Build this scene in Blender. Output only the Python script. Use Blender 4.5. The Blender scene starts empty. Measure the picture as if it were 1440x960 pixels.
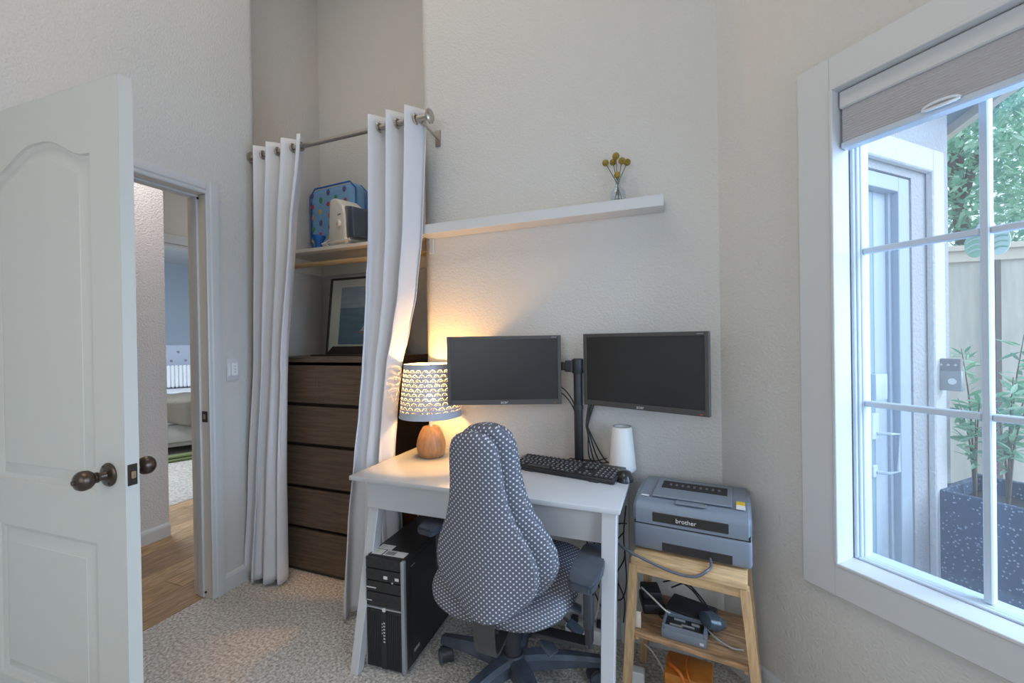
import bpy, bmesh, math, random
from mathutils import Vector, Matrix
random.seed(7)
PI = math.pi
SC = bpy.context.scene
COL = SC.collection

# ------------------------------------------------------------------ camera
FPX, CZ = 600.0, 1.275
_y, _p, _r = math.radians(21.1), math.radians(-.25), math.radians(-.9)
_f = Vector((-math.sin(_y)*math.cos(_p), math.cos(_y)*math.cos(_p), math.sin(_p)))
_r0 = Vector((math.cos(_y), math.sin(_y), 0)); _u0 = _r0.cross(_f)
CR = _r0*math.cos(_r)+_u0*math.sin(_r); CU = -_r0*math.sin(_r)+_u0*math.cos(_r); CF = _f
CO = Vector((0, 0, CZ))
cam_d = bpy.data.cameras.new('camera'); cam_d.sensor_width = 36; cam_d.lens = 36*FPX/1440; cam_d.clip_start = .02
cam = bpy.data.objects.new('camera', cam_d); COL.objects.link(cam)
m = Matrix((CR, CU, -CF)).transposed().to_4x4(); m.translation = CO
cam.matrix_world = m
SC.camera = cam
def ray(x, y): return CF+CR*((x-720)/FPX)-CU*((y-480)/FPX)
def onz(x, y, z): d = ray(x, y); return CO+d*((z-CZ)/d.z)
def ony(x, y, Y): d = ray(x, y); return CO+d*(Y/d.y)
def onx(x, y, X): d = ray(x, y); return CO+d*(X/d.x)

# ------------------------------------------------------------------ world, lights, exposure
SC.view_settings.view_transform = 'Standard'; SC.view_settings.look = 'None'
SC.view_settings.gamma = 1; SC.view_settings.use_curve_mapping = False
SC.view_settings.exposure = -0.18
W = bpy.data.worlds.new('sky'); SC.world = W; W.use_nodes = True
bg = W.node_tree.nodes['Background']; bg.inputs[0].default_value = (.76, .88, 1.0, 1); bg.inputs[1].default_value = 2.0
def area(name, loc, rot, sx, sy, power, color):
    l = bpy.data.lights.new(name, 'AREA'); l.shape = 'RECTANGLE'; l.size = sx; l.size_y = sy; l.energy = power; l.color = color
    o = bpy.data.objects.new(name, l); COL.objects.link(o); o.location = loc; o.rotation_euler = rot
    return o
area('ceiling_light_glow', (-1.25, .50, 4.10), (0, 0, 0), 1.6, 1.6, 27, (1, .88, .74))
area('rear_fill_light', (-.5, -1.36, 1.65), (math.radians(90), 0, 0), 1.7, 1.3, 10, (1, .96, .90))  # fill lamp added behind the camera, in an unseen rear opening
_wm = Matrix.Translation((.16, 1.852, 0)) @ Matrix.Rotation(-PI/4, 4, 'Z')
area('angled_window_daylight', _wm @ Vector((1.28, .26, 1.32)), (math.radians(90), 0, math.radians(112)), .62, 1.35, 36, (.44, .66, 1))
area('side_fill_light', (1.50, -.35, 1.40), (math.radians(86), 0, math.radians(68)), .85, 1.15, 13, (.66, .82, 1))  # lamp added in an unseen side opening to light the desk wall
area('hall_fill_light', (-2.85, 1.5, 2.68), (0, 0, 0), .4, .4, 9, (1, .94, .90))  # unseen lamp added to brighten the hallway walls
area('bedroom_fill_light', (-5.2, 2.0, 2.6), (0, 0, 0), 1.6, 1.2, 120, (.80, .90, 1))  # unseen panel below the ceiling, added to brighten the bedroom
sun_d = bpy.data.lights.new('sun', 'SUN'); sun_d.energy = 4.4; sun_d.angle = math.radians(50); sun_d.color = (.70, .85, 1)
sun = bpy.data.objects.new('sun', sun_d); COL.objects.link(sun)
sun.rotation_euler = Vector((-1, .25, -.5)).to_track_quat('-Z', 'Y').to_euler()
try:
    SC.cycles.use_denoising = True
    SC.cycles.sample_clamp_indirect = 6
    SC.cycles.max_bounces = 9; SC.cycles.diffuse_bounces = 5; SC.cycles.transparent_max_bounces = 16
    SC.cycles.caustics_reflective = False; SC.cycles.caustics_refractive = False
except Exception: pass

# ------------------------------------------------------------------ materials
def mat(name, col, rough=.5, metal=0, bump=0, bscale=80, var=0, vscale=8, detail=3, spec=None, coat=0, trans=0, stretch=None, col2=None, emit=0):
    M = bpy.data.materials.new(name); M.use_nodes = True
    nt = M.node_tree; N = nt.nodes; b = N['Principled BSDF']
    b.inputs['Base Color'].default_value = (*col, 1); b.inputs['Roughness'].default_value = rough; b.inputs['Metallic'].default_value = metal
    if spec is not None: b.inputs['Specular IOR Level'].default_value = spec
    if coat: b.inputs['Coat Weight'].default_value = coat
    if trans: b.inputs['Transmission Weight'].default_value = trans
    if emit: b.inputs['Emission Color'].default_value = (*col, 1); b.inputs['Emission Strength'].default_value = emit
    if bump or var:
        tc = N.new('ShaderNodeTexCoord'); src = tc.outputs['Object']
        if stretch:
            mp = N.new('ShaderNodeMapping'); mp.inputs['Scale'].default_value = stretch
            nt.links.new(src, mp.inputs[0]); src = mp.outputs[0]
    if bump:
        n = N.new('ShaderNodeTexNoise'); n.inputs['Scale'].default_value = bscale; n.inputs['Detail'].default_value = detail
        nt.links.new(src, n.inputs['Vector'])
        bp = N.new('ShaderNodeBump'); bp.inputs['Strength'].default_value = bump; bp.inputs['Distance'].default_value = .01
        nt.links.new(n.outputs['Fac'], bp.inputs['Height']); nt.links.new(bp.outputs[0], b.inputs['Normal'])
    if var:
        n2 = N.new('ShaderNodeTexNoise'); n2.inputs['Scale'].default_value = vscale; n2.inputs['Detail'].default_value = 4
        nt.links.new(src, n2.inputs['Vector'])
        rp = N.new('ShaderNodeValToRGB'); c2 = col2 or tuple(c*(1-var) for c in col)
        rp.color_ramp.elements[0].position = .36; rp.color_ramp.elements[1].position = .64
        rp.color_ramp.elements[0].color = (*c2, 1); rp.color_ramp.elements[1].color = (*col, 1)
        nt.links.new(n2.outputs['Fac'], rp.inputs[0]); nt.links.new(rp.outputs[0], b.inputs['Base Color'])
    return M
class NB:
    """small node-math helper"""
    def __init__(s, M): s.nt = M.node_tree; s.N = s.nt.nodes
    def math(s, op, a, b=None, c=None):
        n = s.N.new('ShaderNodeMath'); n.operation = op
        for i, v in enumerate((a, b, c)):
            if v is None: continue
            if isinstance(v, (int, float)): n.inputs[i].default_value = v
            else: s.nt.links.new(v, n.inputs[i])
        return n.outputs[0]
    def mix(s, fac, a, b):
        n = s.N.new('ShaderNodeMix'); n.data_type = 'RGBA'
        s.nt.links.new(fac, n.inputs[0])
        for i, v in ((6, a), (7, b)):
            if isinstance(v, tuple): n.inputs[i].default_value = (*v, 1)
            else: s.nt.links.new(v, n.inputs[i])
        return n.outputs[2]
def uv_xy(M):
    N = M.node_tree.nodes; u = N.new('ShaderNodeUVMap'); sp = N.new('ShaderNodeSeparateXYZ')
    M.node_tree.links.new(u.outputs[0], sp.inputs[0]); return sp.outputs[0], sp.outputs[1]

m_wall = mat('wall_paint', (.605, .595, .57), .85, bump=.35, bscale=110, detail=2, spec=.2)
m_hallwall = mat('hall_paint', (.66, .63, .63), .85, bump=.6, bscale=95, detail=2, spec=.2)
m_ceil = mat('ceiling_paint', (.8, .79, .77), .9)
m_bedwall = mat('bedroom_paint', (.56, .64, .74), .85)
m_white = mat('white_trim_paint', (.60, .61, .62), .38)
m_door = mat('door_paint', (.60, .595, .555), .42)
m_vinyl = mat('window_vinyl', (.52, .60, .70), .35)
m_carpet = mat('carpet_loop', (.74, .715, .68), .95, bump=1.0, bscale=110, detail=4, var=.5, vscale=85, spec=.1, col2=(.38, .35, .315))
m_rug = mat('bedroom_carpet', (.52, .48, .43), .95, bump=.6, bscale=60, var=.4, vscale=45)
m_planks = [mat('oak_plank_%d' % i, c, .45, var=.45, vscale=9, stretch=(9, 1, 1)) for i, c in enumerate(((.52, .33, .17), (.45, .29, .16), (.58, .38, .21), (.40, .26, .15)))]
m_bronze = mat('oil_rubbed_bronze', (.10, .075, .06), .35, .85)
m_brass = mat('latch_brass', (.55, .42, .25), .35, .9)
m_nickel = mat('brushed_nickel', (.50, .45, .40), .32, .9)
m_darkplug = mat('black_hole', (.02, .02, .02), .8)
m_curt = mat('curtain_cotton', (.66, .66, .69), .9, bump=.1, bscale=300)
m_closetwood = mat('shelf_paint', (.74, .71, .64), .5)
m_rodwood = mat('rod_pine', (.55, .38, .20), .5, var=.3, vscale=10, stretch=(1, 12, 12))
m_dresser = mat('dark_brown_ash_veneer', (.155, .106, .074), .42, bump=.25, bscale=18, var=.35, vscale=6, stretch=(1, 12, 22))
m_dgap = mat('dresser_carcass', (.05, .034, .026), .5)
m_desk = mat('white_lacquer', (.55, .56, .58), .22)
m_black = mat('black_plastic', (.022, .022, .026), .45)
m_blacksoft = mat('black_soft_plastic', (.035, .037, .045), .5, bump=.05, bscale=200)
m_blue_black = mat('worn_armrest', (.07, .085, .11), .42, var=.4, vscale=14)
m_screen = mat('monitor_screen', (.026, .025, .025), .32, spec=.45)
m_bezel = mat('monitor_bezel', (.065, .062, .06), .5)
m_logo = mat('silver_print', (.6, .6, .6), .4)
m_red = mat('red_power_light', (.5, .06, .03), .4)
m_key = mat('key_plastic', (.05, .052, .058), .5)
m_keyprint = mat('key_print', (.55, .56, .58), .5)
m_printer = mat('printer_slate_plastic', (.19, .225, .28), .45, bump=.05, bscale=400)
m_printer2 = mat('printer_top_plastic', (.18, .21, .255), .42)
m_glassdark = mat('printer_smoked_panel', (.022, .021, .020), .3)
m_bamboo = mat('bamboo', (.68, .45, .235), .45, var=.3, vscale=7, stretch=(2, 14, 14))
m_bamboo_v = mat('bamboo_upright', (.66, .43, .225), .45, var=.3, vscale=7, stretch=(14, 14, 2))
m_acacia = mat('acacia_shelf_wood', (.48, .285, .15), .45, var=.5, vscale=7, stretch=(2, 14, 14))
m_towerblack = mat('tower_black_steel', (.020, .020, .022), .38)
m_towerfront = mat('tower_front_plastic', (.028, .027, .028), .45, var=.4, vscale=60)
m_silver = mat('silver_plastic', (.36, .38, .40), .35, .3)
m_paper = mat('white_sticker', (.70, .70, .68), .6)
m_greyprint = mat('grey_print', (.25, .25, .27), .6)
m_lampwood = mat('lamp_wood', (.42, .22, .10), .45, var=.35, vscale=6, stretch=(10, 10, 1.5))
m_ceramic = mat('white_ceramic', (.80, .82, .83), .4)
m_yellow = mat('dried_yellow_flower', (.42, .30, .05), .9, bump=1, bscale=160, var=.4, vscale=120)
m_stem = mat('dried_stem', (.12, .10, .06), .8)
m_bluecase = mat('blue_fabric', (.17, .36, .62), .6)
m_bluetrim = mat('blue_trim', (.02, .14, .48), .5)
m_humid = mat('humidifier_plastic', (.72, .70, .64), .35)
m_tank = mat('tinted_tank', (.06, .09, .13), .15)
m_picmat = mat('picture_mat_board', (.72, .66, .54), .7)
m_frame = mat('picture_frame_black', (.025, .018, .014), .4)
m_boat = mat('boat_print', (.35, .16, .10), .6); m_sail = mat('sail_print', (.62, .55, .45), .6)
m_orange = mat('orange_leatherette', (.62, .22, .03), .45, var=.25, vscale=20)
m_orange2 = mat('orange_strap', (.70, .16, .02), .5)
m_yellowbox = mat('yellow_card', (.70, .48, .03), .5); m_cyan = mat('cyan_card', (.05, .38, .62), .5)
m_cable_w = mat('white_cable', (.70, .66, .60), .5)
m_shade_fab = mat('cellular_fabric', (.44, .43, .45), .9)
m_clear = mat('clear_plastic', (.75, .78, .82), .15)
m_stucco = mat('stucco', (.42, .43, .47), .95, bump=1, bscale=55, detail=4)
m_stucco_w = mat('stucco_trim', (.66, .67, .70), .95, bump=.8, bscale=55, detail=4)
m_extdoor = mat('patio_door_paint', (.22, .33, .40), .5)
m_extframe = mat('patio_door_frame', (.40, .47, .56), .5)
m_extdark = mat('door_gap_rubber', (.06, .12, .20), .6)
m_fence = mat('fence_stain', (.60, .57, .50), .85, var=.15, vscale=3, stretch=(8, 8, 1))
m_fencecap = mat('fence_cap_stain', (.66, .60, .50), .85)
m_soil = mat('soil', (.05, .05, .055), .95, bump=1, bscale=60)
m_planter = mat('planter_reflection_specks', (.045, .065, .11), .6, var=.9, vscale=48, col2=(.04, .06, .10))
m_leafs = [mat('leaf_%d' % i, c, .6) for i, c in enumerate(((.22, .48, .30), (.32, .58, .40), (.18, .39, .28), (.48, .68, .52)))]
for M_ in m_leafs:
    nt_ = M_.node_tree; b_ = nt_.nodes['Principled BSDF']; tl_ = nt_.nodes.new('ShaderNodeBsdfTranslucent'); tl_.inputs[0].default_value = b_.inputs['Base Color'].default_value
    mx_ = nt_.nodes.new('ShaderNodeMixShader'); mx_.inputs[0].default_value = .45; nt_.links.new(b_.outputs[0], mx_.inputs[1]); nt_.links.new(tl_.outputs[0], mx_.inputs[2]); nt_.links.new(mx_.outputs[0], nt_.nodes['Material Output'].inputs[0])
m_stick = mat('branch_bark', (.16, .13, .10), .9)
m_concrete = mat('patio_concrete', (.5, .5, .5), .9)
m_soffit = mat('soffit_paint', (.30, .34, .40), .8)
m_linen = mat('white_linen', (.74, .76, .80), .9); m_throw = mat('taupe_throw', (.17, .15, .12), .95, bump=.5, bscale=60)
m_headb = mat('grey_blue_velvet', (.42, .46, .56), .9); m_valance = mat('bed_skirt_linen', (.38, .36, .33), .95)
m_green = mat('green_blanket', (.12, .15, .06), .9)
m_bulb = mat('bulb_glass', (1, .72, .38), .5, emit=9)
m_cablegrey = mat('grey_cable', (.10, .11, .13), .5)
m_film = mat('smoky_plastic_bag', (.06, .085, .105), .25)

# hazy window reflection painted into the planter colour: pale dots thinly spread
def reflection_specks():
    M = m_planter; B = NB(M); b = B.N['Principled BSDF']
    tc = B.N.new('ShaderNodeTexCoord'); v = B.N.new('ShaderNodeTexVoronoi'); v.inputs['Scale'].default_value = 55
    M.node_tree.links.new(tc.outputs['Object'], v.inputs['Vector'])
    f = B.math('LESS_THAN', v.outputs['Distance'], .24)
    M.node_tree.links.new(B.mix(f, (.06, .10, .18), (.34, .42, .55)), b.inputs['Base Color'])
reflection_specks()
# dotted upholstery
def dots(name, s, base, dot, rad):
    M = bpy.data.materials.new(name); M.use_nodes = True; B = NB(M); b = B.N['Principled BSDF']; u, v = uv_xy(M)
    def lattice(off):
        a = B.math('SUBTRACT', B.math('FRACT', B.math('MULTIPLY_ADD', u, 1/s, off)), .5)
        c = B.math('SUBTRACT', B.math('FRACT', B.math('MULTIPLY_ADD', v, 1/s, off)), .5)
        return B.math('SQRT', B.math('ADD', B.math('MULTIPLY', a, a), B.math('MULTIPLY', c, c)))
    d = B.math('MINIMUM', lattice(0), lattice(.5))
    M.node_tree.links.new(B.mix(B.math('LESS_THAN', d, rad), base, dot), b.inputs['Base Color'])
    b.inputs['Roughness'].default_value = .95; b.inputs['Specular IOR Level'].default_value = .15
    return M
m_dots = dots('dotted_wool_upholstery', .0165, (.115, .12, .145), (.56, .56, .60), .16)
# lampshade with pierced scallops
def scallop():
    M = bpy.data.materials.new('pierced_lampshade'); M.use_nodes = True; nt = M.node_tree; B = NB(M); b = B.N['Principled BSDF']
    b.inputs['Base Color'].default_value = (.42, .45, .52, 1); b.inputs['Roughness'].default_value = .8
    u, v = uv_xy(M)                       # u: turns 0..1, v: 0..1 bottom to top
    y = B.math('MULTIPLY', v, 11.7); row = B.math('FLOOR', y); par = B.math('MODULO', row, 2.0)
    a = B.math('SUBTRACT', B.math('FRACT', B.math('ADD', B.math('MULTIPLY', u, 24.0), B.math('MULTIPLY', par, .5))), .5)
    c = B.math('MULTIPLY', B.math('SUBTRACT', y, row), .6)
    d = B.math('SQRT', B.math('ADD', B.math('MULTIPLY', a, a), B.math('MULTIPLY', c, c)))
    r1 = B.math('MULTIPLY', B.math('GREATER_THAN', d, .325), B.math('LESS_THAN', d, .425))
    r2 = B.math('MULTIPLY', B.math('GREATER_THAN', d, .10), B.math('LESS_THAN', d, .14))
    k = B.math('MULTIPLY', B.math('MAXIMUM', r1, r2), B.math('GREATER_THAN', c, .03))
    k = B.math('MULTIPLY', k, B.math('MULTIPLY', B.math('GREATER_THAN', v, .12), B.math('LESS_THAN', v, .93)))
    tl = B.N.new('ShaderNodeBsdfTranslucent'); tl.inputs[0].default_value = (.40, .34, .26, 1)
    tp = B.N.new('ShaderNodeBsdfTransparent'); mx0 = B.N.new('ShaderNodeMixShader'); mx0.inputs[0].default_value = .5
    nt.links.new(tl.outputs[0], mx0.inputs[1]); nt.links.new(tp.outputs[0], mx0.inputs[2])
    mx = B.N.new('ShaderNodeMixShader'); nt.links.new(k, mx.inputs[0]); nt.links.new(b.outputs[0], mx.inputs[1]); nt.links.new(mx0.outputs[0], mx.inputs[2])
    nt.links.new(mx.outputs[0], B.N['Material Output'].inputs[0])
    return M
m_shade = scallop()
# thin glass: clear with a faint reflection and a bluish film of haze
def thin_glass(name, haze, gloss, hcol=(.8, .88, 1)):
    M = bpy.data.materials.new(name); M.use_nodes = True; nt = M.node_tree; N = nt.nodes
    tp = N.new('ShaderNodeBsdfTransparent'); tp.inputs[0].default_value = (.95, .98, 1, 1)
    gl = N.new('ShaderNodeBsdfGlossy'); gl.inputs['Roughness'].default_value = .02
    df = N.new('ShaderNodeBsdfDiffuse'); df.inputs[0].default_value = (*hcol, 1)
    a = N.new('ShaderNodeMixShader'); a.inputs[0].default_value = haze; nt.links.new(tp.outputs[0], a.inputs[1]); nt.links.new(df.outputs[0], a.inputs[2])
    c = N.new('ShaderNodeMixShader'); c.inputs[0].default_value = gloss; nt.links.new(a.outputs[0], c.inputs[1]); nt.links.new(gl.outputs[0], c.inputs[2])
    nt.links.new(c.outputs[0], N['Material Output'].inputs[0]); return M
m_glass = thin_glass('window_glass', .07, .04)
m_vaseglass = thin_glass('bottle_glass', .05, .05, (.6, .65, .65))
m_picglass = thin_glass('picture_glass', .01, .06)
# seascape print: procedural bands of cloud and sea
def seascape():
    M = bpy.data.materials.new('seascape_print'); M.use_nodes = True; nt = M.node_tree; B = NB(M); b = B.N['Principled BSDF']
    tc = B.N.new('ShaderNodeTexCoord'); mp = B.N.new('ShaderNodeMapping'); mp.inputs['Scale'].default_value = (4, 4, 30)
    nt.links.new(tc.outputs['Object'], mp.inputs[0]); n = B.N.new('ShaderNodeTexNoise'); n.inputs['Scale'].default_value = 1.5; n.inputs['Detail'].default_value = 6
    nt.links.new(mp.outputs[0], n.inputs['Vector'])
    sp = B.N.new('ShaderNodeSeparateXYZ'); nt.links.new(tc.outputs['Object'], sp.inputs[0])
    sea = B.mix(n.outputs['Fac'], (.03, .08, .13), (.20, .30, .38)); sky = B.mix(n.outputs['Fac'], (.20, .25, .30), (.42, .46, .48))
    f = B.math('GREATER_THAN', sp.outputs[2], SEA_Z)
    nt.links.new(B.mix(f, sea, sky), b.inputs['Base Color']); b.inputs['Roughness'].default_value = .6
    return M

# ------------------------------------------------------------------ mesh helpers
class MB:
    def __init__(s): s.bm = bmesh.new(); s.uv = s.bm.loops.layers.uv.new('UVMap')
    def _merge(s, b2, M=None):
        if M is not None: bmesh.ops.transform(b2, matrix=M, verts=b2.verts)
        me = bpy.data.meshes.new('tmp'); b2.to_mesh(me); b2.free(); s.bm.from_mesh(me); bpy.data.meshes.remove(me); return s
    def box(s, x0, x1, y0, y1, z0, z1, bev=0, seg=1, M=None):
        b = bmesh.new(); bmesh.ops.create_cube(b, size=1)
        for v in b.verts: v.co = Vector(((x0+x1)/2+v.co.x*(x1-x0), (y0+y1)/2+v.co.y*(y1-y0), (z0+z1)/2+v.co.z*(z1-z0)))
        if bev: bmesh.ops.bevel(b, geom=b.edges[:], offset=bev, segments=seg, profile=.5, affect='EDGES')
        return s._merge(b, M)
    def cyl(s, p0, p1, r0, r1=None, seg=16, bev=0):
        p0, p1 = Vector(p0), Vector(p1); r1 = r0 if r1 is None else r1; d = p1-p0
        b = bmesh.new(); bmesh.ops.create_cone(b, cap_ends=True, segments=seg, radius1=r0, radius2=r1, depth=d.length)
        if bev: bmesh.ops.bevel(b, geom=[e for e in b.edges if len(e.link_faces) == 2 and any(len(f.verts) > 4 for f in e.link_faces)], offset=bev, segments=2, profile=.5, affect='EDGES')
        return s._merge(b, Matrix.Translation((p0+p1)/2) @ d.to_track_quat('Z', 'Y').to_matrix().to_4x4())
    def sphere(s, c, r, seg=12, sc=(1, 1, 1)):
        b = bmesh.new(); bmesh.ops.create_uvsphere(b, u_segments=seg, v_segments=max(6, seg*2//3), radius=r)
        return s._merge(b, Matrix.Translation(c) @ Matrix.Diagonal((*sc, 1)))
    def tube(s, pts, r, seg=6, closed=False):
        pts = [Vector(p) for p in pts]; n = len(pts); rings = []; up = Vector((.13, .27, .95)).normalized()
        for i, p in enumerate(pts):
            t = (pts[(i+1) % n if closed else min(i+1, n-1)]-pts[(i-1) % n if closed else max(i-1, 0)]).normalized()
            a = t.cross(up)
            if a.length < 1e-3: a = t.cross(Vector((1, 0, 0)))
            a.normalize(); c = t.cross(a); up = c if False else up
            rr = r(i/(n-1)) if callable(r) else r
            rings.append([s.bm.verts.new(p+(a*math.cos(2*PI*k/seg)+c*math.sin(2*PI*k/seg))*rr) for k in range(seg)])
        for i in range(n if closed else n-1):
            A, Bq = rings[i], rings[(i+1) % n]
            for k in range(seg): s.bm.faces.new((A[k], A[(k+1) % seg], Bq[(k+1) % seg], Bq[k]))
        if not closed: s.bm.faces.new(rings[0][::-1]); s.bm.faces.new(rings[-1])
        return s
    def lathe(s, prof, c=(0, 0, 0), seg=32, uvm=False):
        c = Vector(c); rings = []; h0, h1 = prof[0][1], prof[-1][1]
        for r, z in prof:
            rings.append([s.bm.verts.new(c+Vector((r*math.cos(2*PI*k/seg), r*math.sin(2*PI*k/seg), z))) for k in range(seg)] if r > 1e-6 else [s.bm.verts.new(c+Vector((0, 0, z)))])
        for i in range(len(rings)-1):
            A, Bq = rings[i], rings[i+1]
            for k in range(seg):
                k2 = (k+1) % seg
                if len(A) == 1 and len(Bq) == 1: continue
                if len(A) == 1: f = s.bm.faces.new((A[0], Bq[k2], Bq[k])); continue
                if len(Bq) == 1: f = s.bm.faces.new((A[k], A[k2], Bq[0])); continue
                f = s.bm.faces.new((A[k], A[k2], Bq[k2], Bq[k]))
                if uvm:
                    for lp, (uu, zz) in zip(f.loops, ((k/seg, prof[i][1]), ((k+1)/seg, prof[i][1]), ((k+1)/seg, prof[i+1][1]), (k/seg, prof[i+1][1]))):
                        lp[s.uv].uv = (uu, (zz-h0)/(h1-h0))
        return s
    def prism(s, poly, ext):
        """poly: 3-D points of one face, ext: extrusion vector"""
        ext = Vector(ext); A = [s.bm.verts.new(Vector(p)) for p in poly]; Bq = [s.bm.verts.new(Vector(p)+ext) for p in poly]; n = len(A)
        s.bm.faces.new(A[::-1]); s.bm.faces.new(Bq)
        for i in range(n): s.bm.faces.new((A[i], A[(i+1) % n], Bq[(i+1) % n], Bq[i]))
        return s
    def hexa(s, lo, hi):
        """two quads joined: tapered bar"""
        A = [s.bm.verts.new(Vector(p)) for p in lo]; Bq = [s.bm.verts.new(Vector(p)) for p in hi]
        s.bm.faces.new(A[::-1]); s.bm.faces.new(Bq)
        for i in range(4): s.bm.faces.new((A[i], A[(i+1) % 4], Bq[(i+1) % 4], Bq[i]))
        return s
    def grid(s, fn, nu, nv, uvfn=None, closed_u=False, cap=False):
        V = [[s.bm.verts.new(Vector(fn(i/(nu if closed_u else nu-1), j/(nv-1)))) for i in range(nu)] for j in range(nv)]
        for j in range(nv-1):
            for i in range(nu if closed_u else nu-1):
                i2 = (i+1) % nu; f = s.bm.faces.new((V[j][i], V[j][i2], V[j+1][i2], V[j+1][i]))
                if uvfn:
                    d = nu if closed_u else nu-1
                    for lp, (a, b) in zip(f.loops, ((i/d, j/(nv-1)), ((i+1)/d, j/(nv-1)), ((i+1)/d, (j+1)/(nv-1)), (i/d, (j+1)/(nv-1)))): lp[s.uv].uv = uvfn(a, b)
        if cap: s.bm.faces.new(V[0][::-1]); s.bm.faces.new(V[-1])
        return s
    def mesh(s, name, mt, smooth=True, ang=35):
        bmesh.ops.recalc_face_normals(s.bm, faces=s.bm.faces)
        me = bpy.data.meshes.new(name); s.bm.to_mesh(me); s.bm.free()
        for mm in (mt if isinstance(mt, (list, tuple)) else [mt]): me.materials.append(mm)
        if smooth:
            for p in me.polygons: p.use_smooth = True
            me.set_sharp_from_angle(angle=math.radians(ang))
        return me
    def build(s, name, mt, parent=None, local=False, smooth=True, ang=35):
        return place(name, s.mesh(name, mt, smooth, ang), parent, local)
def place(name, me, parent=None, local=False):
    o = bpy.data.objects.new(name, me); COL.objects.link(o)
    if parent is not None:
        o.parent = parent
        if not local and parent.parent is None: o.matrix_parent_inverse = parent.matrix_basis.inverted()
    return o
def tag(o, label, cat, group=None, kind=None):
    o['label'] = label; o['category'] = cat
    if group: o['group'] = group
    if kind: o['kind'] = kind
    return o
def thing(name, label, cat, loc=(0, 0, 0), rotz=0, group=None):
    o = bpy.data.objects.new(name, None); COL.objects.link(o); o.location = loc; o.rotation_euler = (0, 0, rotz); o.empty_display_size = .05
    o.matrix_basis = Matrix.Translation(loc) @ Matrix.Rotation(rotz, 4, 'Z')
    return tag(o, label, cat, group)
def struct(o, label, cat='wall'):
    o['kind'] = 'structure'; o['label'] = label; o['category'] = cat; return o
def text(name, body, size, mt, parent, M, local=True, ext=.0005):
    cu = bpy.data.curves.new(name, 'FONT'); cu.body = body; cu.size = size; cu.extrude = ext; cu.align_x = 'CENTER'; cu.align_y = 'CENTER'
    o = bpy.data.objects.new(name+'_tmp', cu); COL.objects.link(o)
    me = bpy.data.meshes.new_from_object(o); bpy.data.objects.remove(o); bpy.data.curves.remove(cu)
    me.materials.clear(); me.materials.append(mt); me.transform(M)
    return place(name, me, parent, local)
def lerp(a, b, t): return a+(b-a)*t
def interp(tab, z):
    """tab: sorted list of (z, v...) ; smooth interpolation"""
    if z <= tab[0][0]: return tab[0][1:]
    for a, b in zip(tab, tab[1:]):
        if z <= b[0]:
            t = (z-a[0])/(b[0]-a[0]); t = t*t*(3-2*t)*.4+t*.6
            return tuple(lerp(p, q, t) for p, q in zip(a[1:], b[1:]))
    return tab[-1][1:]
def curve_pts(ctrl, n=24):
    """Catmull-Rom through control points"""
    P = [Vector(c) for c in ctrl]; P = [P[0]*2-P[1]]+P+[P[-1]*2-P[-2]]; out = []
    k = len(P)-3
    for i in range(n):
        t = i/(n-1)*k; j = min(int(t), k-1); t -= j; a, b, c, d = P[j:j+4]
        out.append(.5*((2*b)+(c-a)*t+(2*a-5*b+4*c-d)*t*t+(3*b-a-3*c+d)*t**3))
    return out
def RZ(a): return Matrix.Rotation(a, 4, 'Z')

# ================================================================== STRUCTURE
XL, YB, H = -2.19, 1.852, 4.3
YCB, XCS = 2.42, -2.42            # closet back wall, closet side wall
WC = Vector((.16, 1.852, 0)); WR = -PI/4     # corner where the angled window wall starts; its local x runs along the wall, y outwards
WM = Matrix.Translation(WC) @ RZ(WR)
def wloc(s, d, z): return WM @ Vector((s, d, z))
def at_window(o): o.matrix_basis = WM; return o

fl = MB(); fl.box(-2.25, 2.2, -1.45, 2.55, -.05, 0)
struct(fl.build('floor', m_carpet, smooth=False), 'beige speckled loop carpet of the home office', 'floor')
# oak planks of the hall: each plank a piece
hf = struct(MB().box(-3.75, -2.25, -1.5, 4.2, -.06, -.012).build('floor_hall', m_darkplug, smooth=False), 'brown oak plank floor of the hallway', 'floor')
pw = .145
for i in range(11):
    x0 = -3.75+i*pw; x1 = min(x0+pw, -2.235); off = (i*.37) % 1.1; y = -1.5+off-1.1; k = 0
    while y < 4.2:
        a, b = max(y, -1.5), min(y+1.1, 4.2)
        if b-a > .05 and b > .6:
            MB().box(x0+.0012, x1-.0012, a+.0012, b-.0012, -.012, .004, .0015).build('plank', m_planks[(i*3+k*2+i//2) % 4], hf)
        y += 1.1; k += 1
struct(MB().box(-9, -3.75, .2, 7, -.06, .006).build('floor_bedroom', m_rug, smooth=False), 'grey carpet of the bedroom beyond the hallway', 'floor')
struct(MB().box(-2.6, 2.2, -1.6, 2.7, 4.25, 4.32).build('ceiling', m_ceil, smooth=False), 'plain white ceiling of the office', 'ceiling')
struct(MB().box(-9, -2.52, -1.6, 7, 2.75, 2.8).box(-2.52, -2.31, -1.6, 1.63, 2.75, 2.8).build('ceiling_hall', m_ceil, smooth=False), 'plain white ceiling over hallway and bedroom', 'ceiling')

# door wall with opening and a rounded end at the closet
OY0, OY1, OZ = .70, 1.44, 2.025
b = MB(); b.box(XL-.12, XL, -1.45, OY0-.02, 0, H); b.box(XL-.12, XL, OY0-.02, OY1+.02, OZ+.02, H)
r = .055; yE = 1.745
poly = [(XL-.12, OY1+.02, 0), (XL, OY1+.02, 0)]+[(XL-r+r*math.cos(a), yE-r+r*math.sin(a), 0) for a in [i*PI/16 for i in range(9)]]+[(XL-.12, yE, 0)]
b.prism(poly, (0, 0, H))
struct(b.build('wall_left', m_wall, ang=50), 'light grey textured wall with the doorway', 'wall')
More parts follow.
